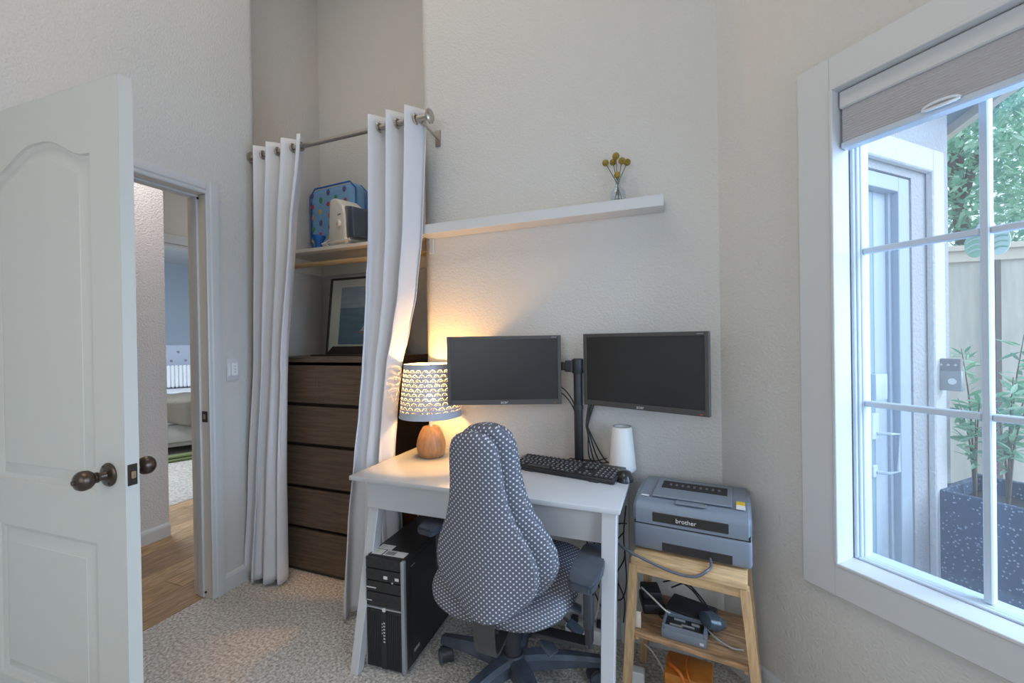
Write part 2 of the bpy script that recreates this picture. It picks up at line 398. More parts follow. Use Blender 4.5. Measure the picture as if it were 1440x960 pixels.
# closet recess: return, side, back and inner side
b = MB(); b.box(XCS-.08, XL-.06, yE-.11, yE, 0, H); b.box(XCS-.08, XCS, yE, YCB, 0, H); b.box(XCS-.08, -.9, YCB, YCB+.1, 0, H); b.box(-1.0, -.9, 1.96, YCB, 0, H)
struct(b.build('wall_closet', m_wall, smooth=False), 'recessed closet walls behind the white curtains', 'wall')
b = MB(); xe = -1.194
poly = [(.30, YB, 0), (.30, YB+.11, 0), (xe, YB+.11, 0)]+[(xe+r-r*math.cos(a), YB+r-r*math.sin(a), 0) for a in [i*PI/16 for i in range(9)]]
b.prism(poly, (0, 0, H))
struct(b.build('wall_back', m_wall, ang=50), 'light grey textured wall behind the desk and monitors', 'wall')
# angled window wall
S0, S1, Z0, Z1 = .415, 1.54, .585, 2.008
b = MB(); b.box(-.02, S0, 0, .14, 0, H); b.box(S1, 2.0, 0, .14, 0, H); b.box(S0, S1, 0, .14, 0, Z0); b.box(S0, S1, 0, .14, Z1, H)
struct(at_window(b.build('wall_right', m_wall, smooth=False)), 'beige textured angled wall holding the window', 'wall')
pe = wloc(2.0, 0, 0)
b = MB(); x0_, x1_ = pe.x-.02, pe.x+.1; b.box(x0_, x1_, -1.45, -.80, 0, H); b.box(x0_, x1_, .10, pe.y+.02, 0, H); b.box(x0_, x1_, -.80, .10, 0, .80); b.box(x0_, x1_, -.80, .10, 2.10, H)
struct(b.build('wall_side', m_wall, smooth=False), 'plain wall beside the angled window wall', 'wall')
w3 = bpy.data.objects.new('added_side_window', None); COL.objects.link(w3); struct(w3, 'added white framed window in the side wall, out of view', 'window')  # unseen window added to house the side fill lamp
b = MB(); b.box(x0_-.015, x0_, -.88, -.80, .72, 2.18); b.box(x0_-.015, x0_, .10, .18, .72, 2.18); b.box(x0_-.015, x0_, -.80, .10, .72, .80); b.box(x0_-.015, x0_, -.80, .10, 2.10, 2.18); b.build('trim_board', m_white, w3)
b = MB(); b.box(-2.4, -1.35, -1.45, -1.33, 0, H); b.box(.35, 1.6, -1.45, -1.33, 0, H); b.box(-1.35, .35, -1.45, -1.33, 0, 1.0); b.box(-1.35, .35, -1.45, -1.33, 2.3, H)
struct(b.build('wall_rear', m_wall, smooth=False), 'plain rear wall with an added window', 'wall')
w2 = bpy.data.objects.new('added_rear_window', None); COL.objects.link(w2); struct(w2, 'added white framed window in the rear wall, out of view', 'window')  # unseen window added around the rear fill lamp
b = MB(); b.box(-1.43, -1.35, -1.34, -1.31, .92, 2.38); b.box(.35, .43, -1.34, -1.31, .92, 2.38); b.box(-1.35, .35, -1.34, -1.31, .92, 1.0); b.box(-1.35, .35, -1.34, -1.31, 2.3, 2.38)
b.build('trim_board', m_white, w2)
# hall walls and bedroom walls
struct(MB().box(-3.30, -3.18, -1.5, 1.825, 0, 2.78).build('wall_hall', m_hallwall, smooth=False), 'pinkish grey textured hallway wall seen through the doorway', 'wall')
b = MB(); b.box(-3.72, -3.60, 1.0, 1.80, 0, 2.78); b.box(-3.72, -3.60, 1.80, 2.75, 2.05, 2.78); b.box(-3.72, -3.60, 2.75, 4.2, 0, 2.78)
struct(b.build('wall_hall_far', mat('cream_paint', (.68, .64, .60), .9), smooth=False), 'cream wall above the bedroom doorway', 'wall')
b = MB(); b.box(-3.60, XCS-.1, 2.9, 3.0, 0, 2.78); b.box(-3.72, -2.3, -1.5, -1.4, 0, 2.78)
struct(b.build('wall_hall_end', m_hallwall, smooth=False), 'end walls of the hallway', 'wall')
b = MB(); b.box(-8.6, -8.5, .3, 7, 0, 2.78); b.box(-8.6, -3.6, 6.9, 7, 0, 2.78); b.box(-8.6, -3.6, .3, .4, 0, 2.78)
struct(b.build('wall_bedroom', m_bedwall, smooth=False), 'pale blue bedroom wall behind the bed', 'wall')

# baseboards
def baseboard(name, M, L, lab):
    b = MB(); prof = [(0, 0), (-.014, 0), (-.014, .07), (-.010, .082), (-.004, .088), (0, .09)]
    b.prism([(0, y, z) for y, z in prof], (L, 0, 0)); o = b.build(name, m_white, smooth=False); o.matrix_basis = M; struct(o, lab, 'baseboard')
baseboard('baseboard_back', Matrix.Translation((xe+.03, YB, 0)), .16-xe-.03, 'white baseboard along the wall behind the desk')
baseboard('baseboard_right', WM, 1.98, 'white baseboard under the window wall')
baseboard('baseboard_left', Matrix.Translation((XL, 1.5, 0)) @ RZ(PI/2), yE-.03-1.5, 'short white baseboard between door casing and curtain')
baseboard('baseboard_hall', Matrix.Translation((-3.18, -.575, .004)) @ RZ(PI/2), 2.4, 'white baseboard of the hallway wall')

# ------------------------------------------------------------------ door casing, jamb, leaf
t1 = bpy.data.objects.new('trim_1', None); COL.objects.link(t1); t1.location = (XL, OY1, 0); t1.matrix_basis = Matrix.Translation((XL, OY1, 0)); struct(t1, 'white door casing and jamb around the doorway', 'door frame')
def casing_profile():   # (across, out)
    return [(0, 0), (0, .010), (.006, .013), (.018, .013), (.024, .017), (.050, .019), (.060, .017), (.062, 0)]
b = MB(); b.prism([(XL+o, OY1+a, 0) for a, o in casing_profile()], (0, 0, OZ+.062)); b.build('casing_board', m_white, t1, ang=20)
b = MB(); b.prism([(XL+o, OY0-a, 0) for a, o in casing_profile()], (0, 0, OZ+.062)); b.build('casing_board', m_white, t1, ang=20)
b = MB(); b.prism([(XL+o, OY0, OZ+a) for a, o in casing_profile()], (0, OY1-OY0, 0)); b.build('casing_board', m_white, t1, ang=20)
m_jamb = mat('jamb_cream_paint', (.76, .70, .62), .45)
MB().box(XL-.13, XL+.002, OY1, OY1+.02, 0, OZ, .002).build('jamb_board', m_jamb, t1)
MB().box(XL-.13, XL+.002, OY0-.02, OY0, 0, OZ, .002).build('jamb_board', m_jamb, t1)
MB().box(XL-.13, XL+.002, OY0, OY1, OZ, OZ+.02, .002).build('jamb_board', m_jamb, t1)
MB().box(XL-.085, XL-.045, OY1-.011, OY1, .004, OZ, .002).build('door_stop', m_white, t1)
MB().box(XL-.085, XL-.045, OY0, OY1-.011, OZ-.011, OZ, .002).build('door_stop', m_white, t1)
sp = MB().box(XL-.043, XL-.004, OY1-.002, OY1+.001, .885, .94, .0008).build('strike_plate', m_bronze, t1)
MB().box(XL-.033, XL-.018, OY1-.0026, OY1-.0018, .90, .925).build('latch_hole', m_brass, sp)
MB().cyl((XL-.035, OY1-.006, OZ-.018), (XL-.035, OY1-.0105, OZ-.018), .006, seg=10).build('bumper', m_darkplug, t1)
MB().cyl((XL-.035, OY1-.002, .03), (XL-.035, OY1-.008, .03), .005, seg=10).build('bumper', m_darkplug, t1)
# open door: local x runs from hinge to latch edge, local y = thickness; face towards -y carries panels
DW, DT, DH = .735, .035, 2.03
d1 = bpy.data.objects.new('door_1', None); COL.objects.link(d1); d1.matrix_basis = Matrix.Translation((XL+.006, .690, .008)) @ RZ(math.radians(2.6)); struct(d1, 'open cream two panel door with arched upper panel', 'door')
def panel_outline(x0, x1, z0, z1, arch, d, n=28):
    pts = [(x0+d, z0+d), (x1-d, z0+d)]; xs0, xs1 = x0+d, x1-d
    for i in range(n+1):
        t = i/n; x = lerp(xs1, xs0, t); q = 1-abs(2*((x-x0)/(x1-x0))-1)       # 0 at sides .. 1 centre
        q = max(0, min(1, (q-.08)/.80)); pts.append((x, z1-d+arch*(q*q*(3-2*q))))
    return pts
PANELS = [(.095, .605, .842, 1.828, .068), (.095, .605, .20, .695, 0)]
def door_face(y, sgn):
    b = bmesh.new(); rings = []
    outer = [b.verts.new((x, y, z)) for x, z in ((0, 0), (DW, 0), (DW, DH), (0, DH))]
    ed = [b.edges.new((outer[i], outer[(i+1) % 4])) for i in range(4)]
    for P in PANELS:
        prev = None
        for d, dep in ((0, 0), (.003, .007), (.012, .009), (.018, .013), (.024, .013), (.050, .0035), (.053, .003), (.055, .0015)):
            pts = panel_outline(*P, d) if P[4] else panel_outline(*P[:4], 0, d)
            ring = [b.verts.new((x, y+sgn*dep, z)) for x, z in pts]; n = len(ring)
            if prev is None: ed += [b.edges.new((ring[i], ring[(i+1) % n])) for i in range(n)]
            else:
                for i in range(n): b.faces.new((prev[i], prev[(i+1) % n], ring[(i+1) % n], ring[i]))
            prev = ring
        b.faces.new(prev)
    bmesh.ops.triangle_fill(b, use_beauty=True, use_dissolve=False, edges=ed)
    return b
b = MB(); b._merge(door_face(0, 1)); b._merge(door_face(DT, -1))
b.prism([(0, 0, 0), (DW, 0, 0), (DW, DT, 0), (0, DT, 0)], (0, 0, .0005)); b.prism([(0, 0, DH), (DW, 0, DH), (DW, DT, DH), (0, DT, DH)], (0, 0, -.0005))
b.box(DW-.0006, DW, 0, DT, 0, DH); b.box(0, .0006, 0, DT, 0, DH)
b.build('door_leaf', m_door, d1, local=True, ang=25)
kx, kz = DW-.068, .90
def knob(sgn, y0):
    prof = [(.0, 0), (.033, 0), (.034, .003), (.031, .007), (.022, .009), (.014, .012), (.0115, .02), (.0115, .026), (.015, .028), (.015, .031), (.012, .033), (.012, .036), (.019, .040), (.0255, .048), (.0275, .057), (.0265, .066), (.021, .074), (.010, .079), (.0, .080)]
    b = MB(); b.lathe(prof, seg=28); bmesh.ops.transform(b.bm, matrix=Matrix.Translation((kx, y0, kz)) @ Matrix.Rotation(-sgn*PI/2, 4, 'X'), verts=b.bm.verts)
    return b.build('knob', m_bronze, d1, local=True, ang=50)
k = knob(-1, 0); MB().cyl((kx, -.078, kz), (kx, -.083, kz), .007, seg=12).build('lock_button', m_bronze, k, local=True)
for a in (PI/2, -PI/2): MB().cyl((kx+.026*math.cos(a+.5), -.006, kz+.026*math.sin(a+.5)), (kx+.026*math.cos(a+.5), -.009, kz+.026*math.sin(a+.5)), .0035, seg=8).build('screw', m_darkplug, k, local=True)
knob(1, DT)
lp = MB().box(DW-.0005, DW+.0015, .0055, DT-.0055, kz-.03, kz+.03, .0006).build('latch_plate', m_bronze, d1, local=True)
MB().box(DW+.001, DW+.009, .012, DT-.012, kz-.010, kz+.010, .002).build('latch_bolt', m_brass, lp, local=True)
for dz in (-.022, .022): MB().cyl((DW+.001, DT/2, kz+dz), (DW+.002, DT/2, kz+dz), .003, seg=8).build('screw', m_darkplug, lp, local=True)
for hz in (.18, 1.0, 1.8): MB().cyl((-.004, -.006, hz), (-.004, -.006, hz+.09), .006, seg=10).build('hinge', m_bronze, d1, local=True)
# bedroom doorway casing
t2 = bpy.data.objects.new('trim_2', None); COL.objects.link(t2); struct(t2, 'white casing of the bedroom doorway', 'door frame')
b = MB(); b.box(-3.6, -3.58, 1.74, 2.82, 2.05, 2.12, .004).build('casing_board', m_white, t2)
MB().box(-3.72, -3.595, 1.80, 2.75, 2.03, 2.05, .002).build('jamb_board', m_white, t2)
MB().box(-3.6, -3.58, 2.75, 2.82, 0, 2.05, .004).build('casing_board', m_white, t2)
MB().box(-3.6, -3.58, 1.74, 1.80, 0, 2.05, .004).build('casing_board', m_white, t2)

# ------------------------------------------------------------------ window_1
w1 = bpy.data.objects.new('window_1', None); COL.objects.link(w1); w1.matrix_basis = WM; struct(w1, 'white window with gridded panes in the angled wall', 'window')
TW = .098
def wb(name, mt, *a, bev=.002, parent=None): return MB().box(*a, bev).build(name, mt, parent or w1, local=True)
wb('trim_board', m_white, S0-TW, S0-.004, -.020, 0, Z0-TW, Z1+TW)
wb('trim_board', m_white, S1+.004, S1+TW, -.020, 0, Z0-TW, Z1+TW)
wb('trim_board', m_white, S0-.004, S1+.004, -.020, 0, Z1-.0, Z1+TW)
wb('trim_board', m_white, S0-.004, S1+.004, -.020, 0, Z0-TW, Z0)
for a in ((S0-.004, S0+.006, -.024, .06, Z0, Z1), (S1-.006, S1+.004, -.024, .06, Z0, Z1), (S0, S1, -.024, .06, Z0-.006, Z0+.004), (S0, S1, -.024, .06, Z1-.004, Z1+.006)): wb('liner', m_white, *a)
# frame steps
def ring(name, a, y0, y1, w, mt=m_vinyl):
    s0, s1, z0, z1 = S0+a, S1-a, Z0+a*.35, Z1-a
    wb(name, mt, s0, s0+w, y0, y1, z0, z1); wb(name, mt, s1-w, s1, y0, y1, z0, z1); wb(name, mt, s0+w, s1-w, y0, y1, z0, z0+w*.8); wb(name, mt, s0+w, s1-w, y0, y1, z1-w, z1)
ring('frame_rail', .006, .060, .135, .010)
ring('sash_rail', .014, .070, .130, .008)
ring('glazing_bead', .020, .082, .118, .006)
GS0, GS1, GZ0, GZ1 = S0+.026, S1-.026, Z0+.012, Z1-.026
SV = [.704, .704+.27, .704+.54]; ZH = [1.063, 1.527]
for s in SV: wb('muntin', m_vinyl, s-.009, s+.009, .082, .108, GZ0, GZ1, bev=.003)
for z in ZH:
    for s0, s1 in zip([GS0]+[q+.009 for q in SV], [q-.009 for q in SV]+[GS1]): wb('muntin', m_vinyl, s0, s1, .084, .106, z-.009, z+.009, bev=.003)
se, ze = [GS0]+SV+[GS1], [GZ0]+ZH+[GZ1]
for i in range(4):
    for j in range(3): wb('pane', m_glass, se[i]+.001, se[i+1]-.001, .0935, .0965, ze[j]+.001, ze[j+1]-.001, bev=0)
# cellular shade
sh = thing('cellular_shade', 'grey pleated cellular shade drawn up at the top of the window', 'window shade'); sh.matrix_basis = WM
MB().box(S0+.009, S1-.009, .004, .052, 1.950, 2.002, .004).build('head_rail', m_white, sh, local=True)
def pleat(u, v):
    z = lerp(1.856, 1.951, v); return (0, .012+.004*(abs(((v*22) % 2)-1)), z)
b = MB(); npl = 28
for side in (0, 1):
    pts = []
    for i in range(npl+1): pts.append((S0+.014, (.012 if i % 2 else .0138) if side == 0 else (.046 if i % 2 else .044), lerp(1.851, 1.951, i/npl)))
    for i in range(npl):
        A, Bp = Vector(pts[i]), Vector(pts[i+1]); L = Vector((S1-S0-.028, 0, 0))
        vs = [b.bm.verts.new(p) for p in (A, A+L, Bp+L, Bp)]; b.bm.faces.new(vs)
b.box(S0+.014, S1-.014, .018, .040, 1.851, 1.951)
b.build('pleated_fabric', m_shade_fab, sh, local=True, smooth=False)
MB().box(S0+.010, S1-.010, .008, .048, 1.832, 1.851, .004).build('bottom_rail', m_vinyl, sh, local=True)
b = MB(); b.tube([Vector((.655+.036*math.cos(t), .006-.012*abs(math.sin(t)), 1.849+.007*math.sin(t))) for t in [2*PI*i/24 for i in range(24)]], .0035, 6, closed=True); b.box(.625, .685, .0, .008, 1.842, 1.850, .002)
b.build('pull_handle', m_clear, sh, local=True)
# bottom sill inside
# ------------------------------------------------------------------ light switch
sw = thing('light_switch', 'white light switch plate on the wall between casing and curtain', 'light switch', (XL, 1.568, 1.142))
MB().box(XL, XL+.006, 1.534, 1.602, 1.083, 1.201, .003, 2).build('plate', m_white, sw)
MB().box(XL+.005, XL+.010, 1.560, 1.594, 1.108, 1.176, .002).build('rocker', m_ceramic, sw)
MB().box(XL+.005, XL+.009, 1.542, 1.552, 1.108, 1.176, .002).build('dimmer', m_ceramic, sw)
for dz in (1.158, 1.142, 1.126): MB().box(XL+.010, XL+.0105, 1.574, 1.580, dz-.002, dz+.002).build('slot', m_greyprint, sw)

# ================================================================== CLOSET
# rod
RY, RZ_ = 1.700, 2.306
RX1 = -1.070
rod = thing('curtain_rod', 'brushed nickel curtain rod across the closet opening', 'curtain rod', (-1.6, RY, RZ_))
MB().cyl((XL+.002, RY, RZ_), (RX1, RY, RZ_), .0125, seg=20).build('pole', m_nickel, rod)
b = MB(); b.lathe([(0, 0), (.013, 0), (.013, .01), (.020, .013), (.031, .022), (.033, .030), (.027, .036), (.023, .033), (.017, .038), (.0, .040)], seg=28); bmesh.ops.transform(b.bm, matrix=Matrix.Translation((RX1, RY, RZ_)) @ Matrix.Rotation(PI/2, 4, 'Y'), verts=b.bm.verts)
b.build('finial', m_nickel, rod)
br = MB().cyl((-1.09, RY+.01, RZ_-.016), (-1.09, YB-.004, RZ_-.03), .006, seg=10).build('bracket', m_nickel, rod)
MB().box(-1.105, -1.075, YB-.006, YB, RZ_-.07, RZ_+.01, .002).build('bracket_plate', m_nickel, br)
MB().cyl((XL, RY, RZ_), (XL+.012, RY, RZ_), .03, seg=20).build('wall_flange', m_nickel, rod)
# curtains
def curtain(label, rows, nf, ph, wob, group=None, hem=None):
    t = thing('curtain', label, 'curtain', (rows[0][1], RY, 0))
    nu, nv = 110, 70; zt, zb = rows[-1][0], rows[0][0]
    def pt(u, v):
        z = lerp(zb, zt, v); xl, xr, yc, am, sk = interp(rows, z); w = 2*PI*nf*u+ph
        k = 1-v
        x = lerp(xl, xr, u)+.012*math.sin(w*2+.6)*(.3+k)
        y = yc+am*(math.sin(w+wob*k*math.sin(u*5+1.3))+.28*math.sin(2.3*w+1.7*k*2)*k)+sk*(u-.5)
        zz = z+(0.012*math.sin(w+.8)+.010*math.sin(w*.5))*(k**6)+(.006*math.sin(w)*v**8)
        return (x, y, zz)
    b = MB(); b.grid(pt, nu, nv); o = b.build('cloth', m_curt, t, ang=180)
    md = o.modifiers.new('thickness', 'SOLIDIFY'); md.thickness = .003
    # header hem seam and grommets where the cloth crosses the rod
    vr = (RZ_-zb)/(zt-zb); last = None
    for i in range(400):
        u = i/399; y = pt(u, vr)[1]
        if last is not None and (last-RY)*(y-RY) <= 0 and 0.03 < u < .97:
            p = Vector(pt(u, vr)); g = MB(); g.tube([Vector((p.x, RY+.0205*math.cos(a), RZ_+.0205*math.sin(a))) for a in [2*PI*q/20 for q in range(20)]], .0048, 8, closed=True); g.build('grommet', m_nickel, t)
        last = y
    return t
#        z     xl     xr     yc     amp   skew
rowsL = [(.022, -2.172, -1.935, 1.640, .040, .05), (.5, -2.150, -1.935, 1.655, .038, .03), (1.2, -2.130, -1.915, 1.680, .036, 0), (1.9, -2.122, -1.85, 1.695, .042, 0), (2.26, -2.120, -1.795, 1.700, .046, 0), (2.352, -2.120, -1.785, 1.700, .046, 0)]
rowsR = [(.022, -1.445, -1.190, 1.605, .036, .10), (.45, -1.430, -1.225, 1.62, .036, .10), (.74, -1.415, -1.246, 1.630, .034, .05), (.95, -1.405, -1.222, 1.640, .032, .02), (1.16, -1.400, -1.198, 1.655, .034, 0), (1.32, -1.397, -1.165, 1.670, .038, 0), (1.5, -1.392, -1.132, 1.682, .042, 0), (1.8, -1.385, -1.105, 1.695, .046, 0), (2.26, -1.385, -1.085, 1.700, .048, 0), (2.362, -1.385, -1.082, 1.700, .048, 0)]
curtain('white grommet curtain hanging beside the light switch', rowsL, 3.05, -1.2, .9)
curtain('white grommet curtain hanging beside the desk lamp', rowsR, 2.95, 2.6, .9)
# closet shelf
cs = thing('closet_shelf', 'white closet shelf on wall cleats above the dresser', 'shelf', (-1.8, 2.2, 1.86))
MB().box(XCS+.001, -1.001, 2.06, YCB-.001, 1.850, 1.872, .002).build('board', m_closetwood, cs)
MB().box(XCS+.001, XCS+.019, 2.06, YCB-.02, 1.755, 1.850, .001).build('cleat', m_closetwood, cs)
MB().box(XCS+.001, -1.001, YCB-.019, YCB-.001, 1.755, 1.850, .001).build('cleat', m_closetwood, cs)
MB().box(-1.019, -1.001, 2.06, YCB-.02, 1.755, 1.850, .001).build('cleat', m_closetwood, cs)
cr = thing('closet_rod', 'round wooden hanging rod beneath the closet shelf', 'closet rod', (-1.8, 2.0, 1.76))
MB().cyl((XCS+.002, 2.10, 1.777), (-1.002, 2.10, 1.777), .0165, seg=16).build('pole', m_rodwood, cr)
for x in (XCS+.001, -1.013): MB().cyl((x, 2.10, 1.777), (x+.012, 2.10, 1.777), .026, seg=16).build('socket', m_closetwood, cr)
# blue case
bc = thing('soft_case', 'light blue soft case with small coloured patches standing on closet shelf', 'case', (-2.190, 2.335, 1.872), math.radians(-4))
def rcase(x0, x1, y0, y1, z0, z1, bev): return MB().box(x0, x1, y0, y1, z0, z1, bev, 4)
cb = rcase(-.20, .22, -.06, .07, .05, .475, .05).build('body', m_bluecase, bc, local=True, ang=60)
b = MB()
for yy in (-.045, .055):
    P = [(-.155, .052), (.175, .052), (.222, .10), (.222, .43), (.175, .477), (-.155, .477), (-.203, .43), (-.203, .10)]
    b.tube([Vector((x, yy, z)) for x, z in P], .006, 6, closed=True)
b.build('piping', m_bluetrim, bc, local=True)
pc = [mat('patch_%d' % i, c, .7) for i, c in enumerate(((.55, .36, .10), (.35, .06, .08), (.06, .25, .10), (.10, .10, .25), (.45, .22, .18)))]
k = 0
for i, x in enumerate((-.16, -.085, -.01, .065, .14)):
    for j in range(5):
        z = .115+j*.078+(i % 2)*.035
        if z > .44: continue
        MB().sphere((x+random.uniform(-.008, .008), -.0595, z), .018, 8, (1, .10, random.uniform(.9, 1.35))).build('printed_patch', pc[(k*2+i) % 5], cb, local=True); k += 1
for x in (-.15, .17): MB().box(x-.03, x+.03, -.05, .06, 0, .055, .008).build('foot', m_bluetrim, bc, local=True)
b = MB(); b.lathe([(0, 0), (.022, 0), (.020, .03), (.026, .05), (.042, .075), (.045, .085), (.040, .088), (.0, .086)], seg=24); b.build('funnel', m_bluetrim)
fo = bpy.data.objects['funnel']; fo.name = 'blue_funnel'; fo.location = (-2.135, 2.115, 1.872); tag(fo, 'small bright blue plastic funnel in front of the blue case', 'funnel')
# humidifier
hu = thing('humidifier', 'cream plastic humidifier with smoky tank and dial on closet shelf', 'humidifier', (-1.905, 2.135, 1.872), math.radians(-20))
poly = [(-.13, .0), (.085, .0), (.075, .175), (.055, .225), (-.03, .285), (-.085, .29), (-.105, .275)]
b = MB(); b.prism([(x, -.075, z+.012) for x, z in poly], (0, .15, 0)); bmesh.ops.bevel(b.bm, geom=b.bm.edges[:], offset=.014, segments=3, profile=.5, affect='EDGES'); b.build('body', m_humid, hu, local=True, ang=60)
MB().box(-.10, .07, -.065, .065, 0, .014, .004).build('base', m_humid, hu, local=True)
b = MB(); b.prism([(x, -.062, z) for x, z in ((.065, .03), (.165, .03), (.150, .205), (.135, .215), (.055, .235))], (0, .124, 0)); bmesh.ops.bevel(b.bm, geom=b.bm.edges[:], offset=.010, segments=2, profile=.5, affect='EDGES'); b.build('water_tank', m_tank, hu, local=True, ang=60)
dl = MB().cyl((.02, -.075, .13), (.02, -.090, .13), .022, .019, 24, .002).build('dial', m_humid, hu, local=True)
MB().box(.018, .022, -.092, -.088, .115, .13).build('pointer', m_greyprint, dl, local=True)
MB().box(.000, .040, -.0765, -.0750, .18, .188).build('printed_mark', m_greyprint, hu, local=True)
b = MB(); b.tube(curve_pts([(-.09, -.08, .05), (-.115, -.10, .03), (-.10, -.13, .012), (-.06, -.12, .006), (-.075, -.10, .004), (-.11, -.115, .005), (-.05, -.135, .005), (.06, -.12, .005), (.15, -.10, .005), (.17, -.09, .012)], 60), .0035, 6); b.build('power_cord', m_cable_w, hu, local=True)
# dresser
DX0, DX1, DY0, DY1, DZ = -2.226, -1.430, 1.785, 2.265, 1.196
dr = thing('dresser', 'dark brown six drawer chest standing in the closet', 'dresser', ((DX0+DX1)/2, DY0, 0))
b = MB(); b.box(DX0, DX0+.02, DY0+.004, DY1, 0, DZ-.028, .001); b.box(DX1-.02, DX1, DY0+.004, DY1, 0, DZ-.028, .001); b.box(DX0+.02, DX1-.02, DY1-.01, DY1, .02, DZ-.028); b.box(DX0+.02, DX1-.02, DY0+.05, DY1-.01, .02, .04); b.box(DX0+.02, DX1-.02, DY0+.012, DY0+.03, 0, .02)
b.build('carcass', m_dgap, dr)
MB().box(DX0-.001, DX1+.001, DY0-.001, DY1+.001, DZ-.028, DZ, .0015).build('top', m_dresser, dr)
xs = ony(447, 540, DY0).x
rowsz = [(.022, .238), (.258, .466), (.486, .701), (.721, .924)]
for z0, z1 in rowsz:
    MB().box(DX0+.012, DX1-.012, DY0, DY0+.018, z0, z1, .0012).build('drawer', m_dresser, dr)
for a, c in ((DX0+.012, xs-.0015), (xs+.0015, DX1-.012)): MB().box(a, c, DY0, DY0+.018, .944, 1.150, .0012).build('drawer', m_dresser, dr)
b = MB(); b.box(DX0+.02, DX1-.02, DY0+.045, DY1-.02, .05, 1.15); b.build('drawer_boxes', m_dgap, dr)
# picture
py_ = 2.17
p0, p1 = ony(461, 391, py_), ony(466, 498, py_)
pic = thing('framed_picture', 'framed seascape print with boat leaning above the dresser', 'picture', (-1.86, 2.12, DZ), 0)
PX0, PW, PH = -2.118, .52, .50
tilt = Matrix.Translation((PX0, 2.135, DZ+.001)) @ Matrix.Rotation(math.radians(-7), 4, 'X')
SEA_Z = .30
def pb(name, mt, par, *a, bev=0):
    o = MB().box(*a, bev).mesh(name, mt)
    ob = bpy.data.objects.new(name, o); COL.objects.link(ob); ob.parent = par
    if par is pic: ob.matrix_parent_inverse = pic.matrix_basis.inverted(); ob.matrix_basis = tilt
    return ob
fw = .012
pb('frame_board', m_frame, pic, 0, fw, 0, .02, 0, PH, bev=.001); pb('frame_board', m_frame, pic, PW-fw, PW, 0, .02, 0, PH, bev=.001)
pb('frame_board', m_frame, pic, fw, PW-fw, 0, .02, 0, fw, bev=.001); pb('frame_board', m_frame, pic, fw, PW-fw, 0, .02, PH-fw, PH, bev=.001)
mb_ = pb('mat_board', m_picmat, pic, fw, PW-fw, .010, .018, fw, PH-fw)
pr_ = pb('print', seascape(), pic, .090, PW-.090, .0085, .010, .066, PH-.062)
b = MB(); b.prism([(.255, .0075, .135), (.34, .0075, .135), (.355, .0075, .150), (.24, .0075, .148)], (0, .001, 0)); o = b.build('boat_print', m_boat, pr_, local=True)
b = MB(); b.prism([(.285, .0075, .15), (.325, .0075, .15), (.312, .0075, .215)], (0, .001, 0)); b.prism([(.262, .0075, .15), (.28, .0075, .15), (.30, .0075, .20)], (0, .001, 0)); b.build('sail_print', m_sail, pr_, local=True)
pb('glass', m_picglass, pic, fw, PW-fw, .004, .006, fw, PH-fw)
ty = thing('dark_tray', 'flat dark wooden stand lying before the seascape picture', 'tray', (-1.85, 2.03, DZ))
b = MB(); b.prism([(-1.985, 2.00, DZ+.004), (-1.985+.06, 2.00, DZ+.055), (-1.60, 2.00, DZ+.055), (-1.60, 2.00, DZ+.004)], (0, .03, 0)); b.build('upright', m_frame, ty)
MB().box(-2.03, -1.60, 1.93, 2.05, DZ, DZ+.008, .002).build('base', m_frame, ty)

# ================================================================== FLOATING WALL SHELF
ws = thing('wall_shelf', 'long white floating shelf on the wall above the monitors', 'shelf', (-.6, YB, 1.8))
SY = 1.752
zs1 = ony(760, (317.5+271.6)/2, SY).z; zs0 = zs1-.045
xs0, xs1 = ony(588, 318, SY).x, ony(933, 271.6, SY).x
MB().box(xs0, xs1, SY, YB-.0005, zs0, zs1, .0015).build('board', m_white, ws)
MB().box(xs0+.004, xs0+.03, YB-.012, YB-.001, zs0-.075, zs0, .002).build('bracket', m_white, ws)
# bud vase
vy = 1.795
vp = ony(869, 281, vy)
bv = thing('bud_vase', 'clear glass bottle vase on the floating shelf', 'vase', (vp.x, vy, zs1))
prof = [(0, .004), (.026, .004), (.030, .010), (.0305, .030), (.028, .045), (.016, .062), (.0115, .072), (.0115, .088), (.0145, .092)]
b = MB(); b.lathe(prof+[(r_-.002, z_) for r_, z_ in reversed(prof[1:])], (vp.x, vy, zs1), 28); b.build('bottle', m_vaseglass, bv, ang=60)
MB().lathe([(0, 0), (.027, 0), (.028, .004), (0, .004)], (vp.x, vy, zs1), 24).build('foot', m_vaseglass, bv)
for i, (fx, fy, fr) in enumerate(((866, 219.5, .0145), (851.5, 229, .0135), (862, 228, .0135), (874.5, 226, .014), (882, 228, .014), (868, 246, .013))):
    yy = vy+(-.015, .004, .018, -.012, .012, -.022)[i]; q = ony(fx, fy, yy)
    ft = thing('dried_flower', ('dried yellow ball flower on the tallest stem', 'dried yellow ball flower leaning furthest from its bunch, toward the curtain', 'dried yellow ball flower tucked behind the tallest one', 'dried yellow ball flower beside the tallest stem, toward the window', 'dried yellow ball flower outermost on the window side', 'low dried yellow ball flower at the bottle mouth')[i], 'flower', (vp.x, vy, zs1+.006), 0, 'dried flowers in the bottle')
    foot = Vector((vp.x-(q.x-vp.x)*.35, vy-(yy-vy)*.4, zs1+.007)); nk = Vector((vp.x+(q.x-vp.x)*.12, vy+(yy-vy)*.12, zs1+.085))
    b = MB(); b.tube(curve_pts([foot, nk, nk.lerp(q, .5), q], 14), .0016, 6); b.build('stem', m_stem, ft)
    b = MB(); b.sphere(q, fr, 16); b.build('flower_head', m_yellow, ft)

